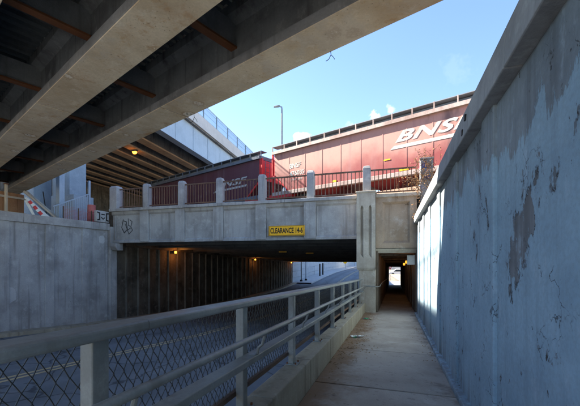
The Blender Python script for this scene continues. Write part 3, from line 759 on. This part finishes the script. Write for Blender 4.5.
part('backdrop_wall', sec(-20.1, -20.5, PLAT_L - .5, Z2 + 2.29, -8, A1), M_abut, v)  # added wall, gives a dark backdrop where bright sky showed through
part('abutment', sec(.3, -20.4, PLAT_L - .5, Z2 + 2.29, A1 - .6, A1 + 2), M_abut, v)
c = v2(3.76, -5.3, Z2)
lp = thing('viaduct_lamp', 'glowing orange lamp under the beams of the far viaduct', 'lamp', (c[0], c[1], Z2 - .35))
part('housing', MB().box(c[0]-.28, c[0]+.28, c[1]-.14, c[1]+.14, Z2 - .12, Z2 + .045), M_deckdark, lp, .02)
part('lens', MB().loft([[(c[0]+sx*a, c[1]+sy*b, z) for sx, sy in ((-1,-1),(1,-1),(1,1),(-1,1))] for z, a, b in ((Z2 - .30, .12, .07), (Z2 - .12, .2, .11))]), M_lampon, lp)
ld = bpy.data.lights.new('lamp_light', 'POINT'); ld.energy = 1.5; ld.color = (1, .4, .08); ld.shadow_soft_size = .1
lo = bpy.data.objects.new('lamp_light', ld); col.objects.link(lo); lo.parent = lp; lo.location = (0, 0, -.25)

# ---------------------------------------------------------------- railway on the bridge
P0 = Vector((-7.45, 22.82)); TD = Vector((.93, -.368)).normalized(); TN = Vector((TD.y, -TD.x))   # TN points to the viewer side
if TN.y > 0: TN = -TN
def tr(s, n, z): p = P0 + TD * s + TN * n; return (p.x, p.y, z)
mb = MB().loft([[tr(s, n_, z) for n_, z in ((1.9, 4.1), (-16, 4.1), (-14.5, 5.4), (.6, 5.4))] for s in (-42, 24)])
b = struct('ballast_bed', mb, M_ballast)
for n_ in (-.85, -2.3):
    part('rail', MB().loft([[tr(s, n_ + a, z) for a, z in ((-.07, 5.4), (.07, 5.4), (.035, 5.56), (-.035, 5.56))] for s in (-42, 24)]), M_rust, b)
def hopper(s0, s1, paint, endpaint, label, chord, roofm, sn=None):
    """covered hopper: s0..s1 along the track, near side at n = 0, width 3.15"""
    W = -3.15; root = thing('hopper_car', label, 'train car', tr((s0+s1)/2, W/2, 5.56), 'covered hopper cars on the bridge')
    side = [(s0 + .35, 7.75), (s0 + .35, 9.28), (s1 - .35, 9.28), (s1 - .35, 7.75), (s1 - 1.9, 6.28), (s0 + 1.9, 6.28)]
    part('body', MB().loft([[tr(s, n_, z) for s, z in side] for n_ in (0, W)]), paint, root, .03)
    ribs = int((s1 - s0 - .7) / 1.32)
    for i in range(1, ribs):
        s = s0 + .35 + (s1 - s0 - .7) * i / ribs
        part('seam', MB().loft([[tr(q, n_, z) for q, z in ((s - .025, 6.5), (s + .025, 6.5), (s + .025, 9.16), (s - .025, 9.16))] for n_ in (.014, -.01)]), paint, root)
    part('roof', MB().loft([[tr(s, n_, z) for n_, z in ((.02, 9.285), (-.6, 9.52), (W/2, 9.60), (W + .6, 9.52), (W - .02, 9.285))] for s in (s0 + .3, s1 - .3)]), chord, root)
    part('top_chord', MB().loft([[tr(s, n_, z) for n_, z in ((.17, 9.25), (-.005, 9.25), (-.005, 9.52), (.17, 9.46))] for s in (s0 + .2, s1 - .2)]), chord, root)
    part('sill', MB().loft([[tr(s, n_, z) for n_, z in ((.06, 6.20), (-.2, 6.20), (-.2, 6.46), (.06, 6.46))] for s in (s0 + .1, s1 - .1)]), chord, root, .02)
    # trough hatch and running board along the roof edge
    rb = part('running_board', MB().loft([[tr(s, n_, z) for n_, z in ((.02, 9.84), (-.62, 9.84), (-.62, 9.88), (.02, 9.88))] for s in (s0 + .1, s1 - .1)]), roofm, root)
    part('hatch', MB().loft([[tr(s, n_, z) for n_, z in ((-.3, 9.45), (-1.9, 9.45), (-1.8, 9.80), (-.36, 9.80))] for s in (s0 + .8, s1 - .8)]), roofm, root, .02)
    k = int((s1 - s0) / 1.12)
    for i in range(k + 1):
        s = s0 + .15 + (s1 - s0 - .3) * i / k
        part('support', MB().loft([[tr(q, n_, z) for n_, z in ((.045, 9.38), (-.03, 9.38), (-.03, 9.875), (.045, 9.875))] for q in (s - .03, s + .03)]), chord, rb)
    for e, sg_ in ((s0, 1), (s1, -1)):
        part('end_frame', MB().loft([[tr(q, n_, z) for n_, z in ((0, 6.3), (.0, 9.3), (-.14, 9.3), (-.14, 6.3))] for q in (e + sg_ * .05, e + sg_ * .16)]), endpaint, root)
        part('end_frame', MB().loft([[tr(q, n_, z) for n_, z in ((W + .14, 6.3), (W + .14, 9.3), (W, 9.3), (W, 6.3))] for q in (e + sg_ * .05, e + sg_ * .16)]), endpaint, root)
        part('end_sheet', MB().loft([[tr(q, n_, z) for q, z in ((e + sg_ * .30, 9.25), (e + sg_ * .345, 9.25), (e + sg_ * .345, 7.7), (e + sg_ * .30, 7.7))] for n_ in (-.02, W + .02)]), endpaint, root)
        part('platform', MB().loft([[tr(q, n_, z) for n_, z in ((.05, 6.0), (W - .05, 6.0), (W - .05, 6.3), (.05, 6.3))] for q in (e - sg_ * .2, e + sg_ * 1.9)]), endpaint, root)
        ld_ = MB()
        for r in range(8): ld_.bar(tr(e + sg_ * .03, -.35, 6.5 + r * .36), tr(e + sg_ * .03, -.85, 6.5 + r * .36), .025, .025)
        for n_ in (-.35, -.85): ld_.bar(tr(e + sg_ * .03, n_, 6.3), tr(e + sg_ * .03, n_, 9.3), .035, .035)
        part('ladder', ld_, chord, root)
        brc = MB().bar(tr(e + sg_ * .15, -.05, 7.7), tr(e + sg_ * 1.9, -.05, 6.35), .08, .12)
        part('strut', brc, endpaint, root)
        for ax in (1.1, 2.9):                          # truck wheels
            for n_ in (-.78, -2.35):
                c_ = Vector(tr(e + sg_ * ax, n_, 6.0)); wb = MB()
                rings = []
                for dn in (0, .12):
                    rings.append([tuple(Vector(tr(e + sg_ * ax + .44 * math.cos(a), n_ - dn, 6.0 + .44 * math.sin(a)))) for a in [2*math.pi*j/16 for j in range(16)]])
                part('wheel', wb.loft(rings), M_rust, root)
        part('truck_frame', MB().loft([[tr(e + sg_ * q, n_, z) for q, z in ((.7, 5.85), (3.3, 5.85), (2.9, 6.18), (1.1, 6.18))] for n_ in (-.6, -.74)]), M_deckdark, root)
    for i in range(3):                                # discharge hoppers
        a = lerp(s0 + 4.3, s1 - 4.3, i / 2)
        part('hopper_chute', MB().loft([[tr(a + q * k_, W/2 + w_ * k_, z) for q, w_ in ((-1, -1), (1, -1), (1, 1), (-1, 1))] for z, k_ in ((6.25, 1.35), (5.7, .5))]), paint, root)
    return root
car1 = hopper(-1.45, 16.1, M_train, M_trainend, 'sunlit faded red hopper car with large white lettering above the pier', M_train_white, M_train_grey)
car2 = hopper(-20.2, -2.35, M_train_shaded, M_trainend, 'shaded dark maroon hopper car behind the left part of the railing', M_train_blue, M_train_grey)
X3 = (TD.x, TD.y, 0)
me = text_mesh('BNSF', 1., M_letter, offset=.03, shear=.38, extrude=.001, spacing=1.08)
text_on(me, 'lettering', car1, tr(8.1, .016, 8.15), X3, 4.15, .64)
lb = MB().loft([[tr(s, n_, z) for s, z in ((7.8, 7.80), (13.6, 7.80), (13.8, 7.98), (8.02, 7.98))] for n_ in (.010, .017)])
part('logo_stripe', lb, M_letter, car1)
text_on(text_mesh('BNSF', .4, M_letter, offset=.006, extrude=.001), 'lettering', car1, tr(.35, .016, 7.98), X3, 1.0, .34)
text_on(text_mesh('476085', .4, M_letter, offset=.004, extrude=.001), 'lettering', car1, tr(.35, .016, 7.45), X3, 1.3, .32)
text_on(text_mesh('LT WT 62500', .2, M_letter, offset=.002, extrude=.001), 'lettering', car1, tr(.45, .016, 7.1), X3, 1.0, .12)
for (s, w, z, h) in ((3.9, .35, 6.5, .12), (8.3, .55, 6.5, .14), (7.4, .4, 7.25, .07), (-.2, .5, 6.24, .08)):
    part('yellow_plate', MB().loft([[tr(q, n_, z_) for q, z_ in ((s, z), (s + w, z), (s + w, z + h), (s, z + h))] for n_ in (.016, .024)]), M_sign, car1)
me = text_mesh('BNSF', 1., M_letterdim, offset=.03, shear=.38, extrude=.001, spacing=1.08)
text_on(me, 'lettering', car2, tr(-7.9, .022, 7.62), X3, 3.9, .52)
part('logo_stripe', MB().loft([[tr(s, n_, z) for s, z in ((-8.3, 7.28), (-4.2, 7.34), (-4.0, 7.50), (-8.1, 7.44))] for n_ in (.018, .026)]), M_letterdim, car2)

# ---------------------------------------------------------------- lamp post beyond the tracks
lx, ly = -16.2, 47.6
lpst = thing('lamp_post', 'tall thin grey lamp post standing beyond the trains against the sky', 'street lamp', (lx, ly, PLAT_L))
part('pole', MB().tube([(lx, ly, PLAT_L), (lx, ly, 24.0), (lx - .02, ly, 24.45), (lx - .5, ly, 24.65)], [.19, .12, .1, .08], 10), M_train_grey, lpst, smooth=True)
part('lamp_head', MB().loft([[(lx + a, ly + sy * w, 24.66 + z) for sy, z in ((-1, -.1), (1, -.1), (1, .1), (-1, .1))] for a, w in ((-.3, .1), (-.6, .22), (-1.3, .12))]), M_train_grey, lpst, .03)
part('base', MB().tube([(lx, ly, PLAT_L), (lx, ly, PLAT_L + .6)], .32, 10), M_wall, lpst)

# ---------------------------------------------------------------- things on the ground above the left wall
gp = thing('wall_block', 'square concrete block sprayed with black marks at the end of the left wall', 'block', (XL, 13.6, 3.44))
part('block', MB().box(XL - .10, XL + .08, 13.08, 13.84, 3.445, 4.02), M_bridge, gp, .02)
gb = MB()
def yz(mb, pts, w):
    for a, b in zip(pts, pts[1:]):
        d = Vector((b[0]-a[0], b[1]-a[1])).normalized(); n_ = Vector((-d.y, d.x)) * w / 2; e = d * w * .4; x = XL + .083 + rnd.uniform(0, .004)
        q = [(a[0]-e.x+n_.x, a[1]-e.y+n_.y), (b[0]+e.x+n_.x, b[1]+e.y+n_.y), (b[0]+e.x-n_.x, b[1]+e.y-n_.y), (a[0]-e.x-n_.x, a[1]-e.y-n_.y)]
        mb.loft([[(x - .006, y_, z_) for y_, z_ in q], [(x, y_, z_) for y_, z_ in q]])
yz(gb, [(13.13, 3.92), (13.25, 3.90), (13.25, 3.56), (13.14, 3.54)], .07); yz(gb, [(13.79, 3.92), (13.67, 3.90), (13.67, 3.56), (13.78, 3.54)], .07)
yz(gb, [(13.38, 3.84), (13.54, 3.84)], .06); yz(gb, [(13.36, 3.68), (13.46, 3.60), (13.56, 3.68)], .05)
part('graffiti', gb, M_black, gp)
pl = thing('steel_column', 'slim pale blue steel column standing behind the left wall', 'column', (-17.0, 13.3, PLAT_L))
part('shaft', MB().box(-17.13, -16.87, 13.1, 13.4, PLAT_L, 7.2), M_bluesteel, pl, .02)
part('base_plate', MB().box(-17.3, -16.7, 12.95, 13.55, PLAT_L, PLAT_L + .05), M_bluesteel, pl)
# leaning boards
def board(name, label, y0, z0, y1, z1, x, w, m, cat='board', grp='boards leaning behind the left wall'):
    t = thing(name, label, cat, (x, y1, PLAT_L), grp)
    k = (z1 - PLAT_L) / (z0 - z1); y1 += (y1 - y0) * k; z1 = PLAT_L + .02
    part('plank', MB().bar((x - .15, y0, z0), (x + .1, y1, z1), .05, w), m, t, .006)
    return t
BX = -15.6
board('barricade_board', 'short steep white board leaning beside the brown hoarding', 10.65, 4.19, 10.9, 3.5, BX, .10, M_white)
t = board('barricade_board', 'red and white striped board leaning between white boards', 10.72, 4.16, 11.2, 3.55, BX + .12, .13, M_red)
for k in range(3):
    a = .12 + k * .24; f_ = lambda f: (BX + .12 - .15 + .25 * f + .0, lerp(10.72, 11.47, f), lerp(4.16, 3.22, f))
    part('stripe', MB().bar(f_(a), f_(a + .1), .058, .132), M_white, t)
board('barricade_board', 'long white board leaning just under the timber plank', 10.7, 4.33, 11.65, 3.5, BX - .1, .11, M_white)
board('timber_plank', 'long tan timber plank leaning highest behind the left wall', 10.70, 4.62, 12.05, 3.54, BX - .2, .09, M_timber, 'plank')
board('steel_rail', 'grey steel rail leaning along the tan plank behind the left wall', 10.84, 4.66, 12.25, 3.54, BX - .25, .07, M_rail, 'rail')
hd = thing('plywood_hoarding', 'brown plywood hoarding behind the far left end of the wall', 'hoarding', (-16.5, 10.3, PLAT_L))
for i in range(5): part('panel', MB().box(-16.55, -16.5, 9.6 + i * .3, 9.893 + i * .3, PLAT_L, 4.55), M_wood, hd, .006)
for z in (3.6, 4.3): part('batten', MB().box(-16.5, -16.44, 9.55, 11.15, z, z + .09), M_timber, hd)
op = thing('marker_post', 'thin orange brown post standing at the left edge of the wall top', 'post', (-15.1, 9.45, PLAT_L))
part('shaft', MB().box(-15.14, -15.06, 9.42, 9.50, PLAT_L, 4.6), M_timber, op, .008); part('cap', MB().box(-15.16, -15.04, 9.40, 9.52, 4.6, 4.64), M_rust, op)
rb_ = thing('barrier_drum', 'faded red plastic drum beside the sprayed concrete block', 'drum', (-15.6, 13.92, PLAT_L))
for i in range(3):
    part('ring', MB().tube([(-15.6, 13.92, PLAT_L + .02 + i * .42), (-15.6, 13.92, PLAT_L + .42 + i * .42)], [.24 - i * .02, .23 - i * .02], 14), M_pink, rb_, .01)
nt_ = thing('safety_netting', 'low pinkish safety netting strung along behind the left wall', 'netting', (-15.1, 11.9, PLAT_L))
for yy in (11.9, 12.7, 13.45): part('stake', MB().box(-15.12, -15.08, yy, yy + .04, PLAT_L, 4.08), M_twig, nt_)
sn_ = MB()
for k in range(27): sn_.bar((-15.1, 11.92 + k * .058, PLAT_L + .1), (-15.1, 11.92 + k * .058, 3.98), .004, .007)
for k in range(12): sn_.bar((-15.107, 11.92, PLAT_L + .12 + k * .07), (-15.107, 13.46, PLAT_L + .12 + k * .07), .004, .007)
part('net', sn_, M_pink, nt_, kind='stuff')
tf = thing('mesh_fence', 'blue grey bar fence with rising top rail beside the bridge end', 'fence', (-16.2, 13.8, PLAT_L))
top = lambda yy: lerp(4.15, 5.1, (yy - 12.3) / 1.9)
for k in range(16):
    yy = 12.3 + k * .125; part('bar', MB().box(-16.22, -16.19, yy, yy + .03, PLAT_L, top(yy)), M_bluesteel, tf)
part('top_rail', MB().bar((-16.2, 12.25, 4.17), (-16.2, 14.25, 5.14), .05, .05), M_bluesteel, tf)
part('end_post', MB().box(-16.25, -16.15, 14.25, 14.35, PLAT_L, 5.9), M_bluesteel, tf)
st = thing('steel_stake', 'thin dark leaning stake behind the left wall before the columns', 'stake', (-16.0, 11.7, PLAT_L))
part('rod', MB().tube([(-16, 11.85, PLAT_L), (-16.05, 11.65, 4.75)], .022, 6), M_black, st); part('tip', MB().tube([(-16.05, 11.65, 4.75), (-16.05, 11.64, 4.80)], [.024, .005], 6), M_black, st)

# ---------------------------------------------------------------- right end of bridge: post and dry vine
ep = thing('end_post', 'square concrete end post sprayed blue and grey under the dry vine', 'post', (1.22, YF + .2, 2.5))
part('shaft', MB().box(.99, 1.46, YF - .0, YF + .45, 2.5, 5.48), M_blue_spray, ep, .02)
part('cap', MB().box(.97, 1.48, YF - .02, YF + .47, 5.48, 5.54), M_bridge, ep, .01)
bs = MB()
for (cx_, cz_, w_, h_) in ((1.14, 5.22, .26, .30), (1.25, 4.78, .24, .18)):
    ps = [(cx_ + w_/2 * math.cos(a) * rnd.uniform(.6, 1.15), cz_ + h_/2 * math.sin(a) * rnd.uniform(.6, 1.15)) for a in [2*math.pi*j/11 for j in range(11)]]
    bs.loft([[(x, YF - .004 - .001 * cz_, z) for x, z in ps], [(x, YF + .01, z) for x, z in ps]])
part('graffiti', bs, M_bluepaint, ep)
vb = thing('dry_vine', 'tangled dry vine with orange leaves over the bridge end post', 'plant', (1.1, 14.1, 3.3))
tw, lf = MB(), MB()
def leaf(mb, p, s):
    a = Vector((rnd.gauss(0, 1), rnd.gauss(0, 1), rnd.gauss(0, 1))).normalized(); b_ = a.orthogonal().normalized(); c_ = a.cross(b_)
    mb.add([p - b_ * s, p + c_ * s * .45 + a * s * .12, p + b_ * s, p - c_ * s * .45 + a * s * .12], [(0, 1, 2, 3)])
for k in range(80):
    p = Vector((rnd.gauss(1.1, .28), YF - .06 + rnd.uniform(-.12, .45), rnd.uniform(3.4, 5.2))); pts = [p]
    d = Vector((rnd.uniform(-.7, .7), rnd.uniform(-.35, .2), rnd.uniform(.2, 1.))).normalized()
    for j in range(7):
        d = (d + Vector((rnd.gauss(0, .35), rnd.gauss(0, .2), rnd.gauss(-.04, .3)))).normalized()
        p = p + d * .15; pts.append(p)
        for q_ in range(3 if p.z < 6.0 else 0):
            leaf(lf, p + Vector((rnd.gauss(0, .04), rnd.gauss(0, .04), rnd.gauss(0, .04))), rnd.uniform(.018, .042))
    tw.tube(pts, [.010 * (1 - j / 9) + .002 for j in range(len(pts))], 4)
part('twigs', tw, M_twig, vb); part('foliage', lf, M_vine, vb, kind='stuff')

# ---------------------------------------------------------------- beyond the underpass
fw = thing('block_wall', 'long pale block wall lining the road beyond the underpass', 'wall', (-14, 80, -2))
for i in range(22):
    y0 = 47.3 + i * 4.8
    for k in range(6):
        z0 = road_z(y0 + 2.4) - .2 + k * .95
        part('block', MB().box(XL - .35 + rnd.uniform(-.02, .02), XL - .02 + rnd.uniform(-.02, .02), y0 + (.012), y0 + 4.788, z0 + .012, z0 + .938), M_farwall, fw)
part('backing', MB().loft([[(XL - .6, y, -3), (XL - .2, y, -3), (XL - .2, y, 3.6), (XL - .6, y, 3.6)] for y in (47.2, 153)]), M_farwall, fw)
fp = MB()
YS2 = [q for q in YS if q >= 47.5]
for a, b in zip(YS2, YS2[1:]):
    fp.loft([[(XL + .03, y, road_z(y)), (-11.6, y, road_z(y)), (-11.6, y, road_z(y) + .16), (XL + .03, y, road_z(y) + .16)] for y in (a, b)], cap=False)
struct('pavement', fp, M_vconc)
for (x, y, h, lab) in ((-12.6, 58, 2.1, 'dark bollard post nearer on the pavement beyond the underpass'), (-12.6, 60.6, 2.1, 'dark bollard post farther on the pavement beyond the underpass')):
    z = road_z(y) + .16; t = thing('bollard', lab, 'post', (x, y, z), 'dark posts beyond the underpass')
    part('shaft', MB().tube([(x, y, z), (x, y, z + h)], .13, 10), M_black, t); part('cap', MB().tube([(x, y, z + h), (x, y, z + h + .08)], [.14, .05], 10), M_black, t)
for (x, y, lab) in ((-13.2, 50.5, 'pale pole standing at the start of the far pavement'), (-13.6, 49.2, 'dark pole beside the underpass exit corner')):
    z = road_z(y) + .16; t = thing('pole', lab, 'pole', (x, y, z), 'poles at the underpass exit')
    part('shaft', MB().tube([(x, y, z), (x, y, z + 6)], .08, 8), M_bluesteel if x > -13.5 else M_black, t); part('base', MB().tube([(x, y, z), (x, y, z + .25)], .2, 8), M_black, t)
for (x, y, lab) in ((-12.3, 88, 'small yellow diamond sign nearer beside the far road'), (-12.6, 112, 'small yellow diamond sign farther beside the far road')):
    z = road_z(y) + .16; t = thing('warning_sign', lab, 'sign', (x, y, z), 'yellow signs beside the far road')
    part('post', MB().tube([(x, y, z), (x, y, z + 2.4)], .05, 6), M_train_grey, t)
    part('panel', MB().loft([[(x + a * .75, yy, z + 1.9 + b_ * .75) for a, b_ in ((0, -1), (1, 0), (0, 1), (-1, 0))] for yy in (y - .09, y - .06)]), M_sign, t)
# what shows through the far end of the footway
tg = -G * 46 - .02
struct('plaza', MB().box(-1.2, 30, 46.9, 75, tg - .3, tg - .06), M_vconc)
yt = thing('yield_sign', 'red and white triangular sign beyond the footway tunnel', 'sign', (-.55, 52, tg))
part('post', MB().tube([(-.55, 52, tg), (-.55, 52, tg + 2.7)], .04, 6), M_train_grey, yt)
part('panel', MB().loft([[(-.55 + a, yy, tg + 2.25 + b_) for a, b_ in ((0, -.42), (.48, .4), (-.48, .4))] for yy in (51.92, 51.95)]), M_red, yt)
part('centre', MB().loft([[(-.55 + a, yy, tg + 2.25 + b_) for a, b_ in ((0, -.22), (.26, .28), (-.26, .28))] for yy in (51.91, 51.919)]), M_white, yt)
cr = thing('parked_car', 'white car parked in the sun beyond the footway tunnel', 'car', (1.2, 70, tg))
zc = tg - .05
body = [(-2.2, .35), (-2.25, .75), (-1.5, .92), (-.9, 1.42), (.9, 1.45), (1.7, .98), (2.2, .9), (2.25, .35)]
part('body', MB().loft([[(1.2 + a, 70 + n_, zc + b_) for a, b_ in body] for n_ in (-.85, .85)]), M_carwhite, cr, .06)
part('window', MB().loft([[(1.2 + a, yy, zc + b_) for a, b_ in ((-1.25, .95), (-.8, 1.34), (.8, 1.36), (1.4, .98))] for yy in (69.13, 69.15)]), M_glass, cr)
for a in (-1.4, 1.4):
    for n_ in (-.87, .67):
        wh = part('wheel', MB().loft([[(1.2 + a + .33 * math.cos(q), 70 + n_ + dn, zc + .33 + .33 * math.sin(q)) for q in [2*math.pi*j/14 for j in range(14)]] for dn in (0, .2)]), M_black, cr)
bl = thing('low_building', 'pale building far beyond the footway tunnel', 'building', (6, 95, PLAT_R - .5))
bw = part('wall', MB().box(-5, 22, 92, 104, -3, 6), M_vconc, bl); part('roof', MB().box(-5.3, 22.3, 91.7, 104.3, 6, 6.3), M_train_grey, bl)
for i in range(6):
    for zz in (-.6, 2.8):
        part('window', MB().box(-3.6 + i * 4.2, -1.4 + i * 4.2, 91.95, 92.05, zz, zz + 1.7), M_glass, bl)

# ---------------------------------------------------------------- litter and leaves
def crumple(name, label, x, y, s, bits):
    t = thing(name, label, 'litter', (x, y, -G * y), 'litter beside the kerb wall')
    for (nm, m, dx, dy, k) in bits:                    # each scrap is a small creased sheet
        mb = MB(); n = 5; w = s * k; ang = rnd.uniform(0, 3.1); ca, sa = math.cos(ang), math.sin(ang)
        top = []
        for i in range(n):
            for j in range(n):
                a_, b_ = (i / (n-1) - .5) * 2 * w * rnd.uniform(.85, 1.15), (j / (n-1) - .5) * 1.3 * w * rnd.uniform(.85, 1.15)
                xx, yy = x + dx + ca * a_ - sa * b_, y + dy + sa * a_ + ca * b_
                top.append((xx, yy, -G * yy + .012 + abs(rnd.gauss(0, .35)) * w))
        mb.v = top + [(q[0], q[1], q[2] - .004) for q in top]; N = n * n
        for i in range(n-1):
            for j in range(n-1):
                q = (i*n+j, i*n+j+1, (i+1)*n+j+1, (i+1)*n+j); mb.f.append(q); mb.f.append(tuple(v_ + N for v_ in reversed(q)))
        part(nm, mb, m, t)
crumple('litter_wrapper', 'crumpled white wrapper with a scrap of green on leaves beside the kerb wall', -.88, 8.3, .10, (('wrapper', M_white, -.08, 0, .8), ('tissue', M_white, .10, .08, .7), ('scrap', M_green, -.02, -.1, .4), ('foil', M_train_grey, .04, -.05, .4)))
crumple('litter_bag', 'small crumpled bag with green and pale scraps at the foot of the pier', -.84, 11.6, .10, (('bag', M_timber, .10, 0, .8), ('scrap', M_green, -.06, .02, .6), ('foil', M_train_grey, -.13, .05, .5)))
lv = MB()
for k in range(620):
    y = rnd.choice([rnd.gauss(8.4, 1.0), rnd.gauss(10.5, 1.6), rnd.uniform(-1, 13.5), rnd.gauss(7.0, .8)]); y = min(13.5, y)
    x = -1.09 + abs(rnd.gauss(0, .16 if y < 6 else .30)) if rnd.random() < .85 else .74 - abs(rnd.gauss(0, .12))
    if not -1.09 < x < .74: continue
    p = Vector((x, y, -G * y + .012)); a = rnd.uniform(0, 6.28); s = rnd.uniform(.010, .030)
    b_ = Vector((math.cos(a), math.sin(a), rnd.uniform(-.2, .3))) * s; c_ = Vector((-math.sin(a), math.cos(a), rnd.uniform(-.2, .3))) * s * .55
    lv.add([p - b_, p + c_ + Vector((0, 0, .006)), p + b_, p - c_ + Vector((0, 0, .006))], [(0, 1, 2, 3)])
part('fallen_leaves', lv, M_leaf, None, kind='stuff')
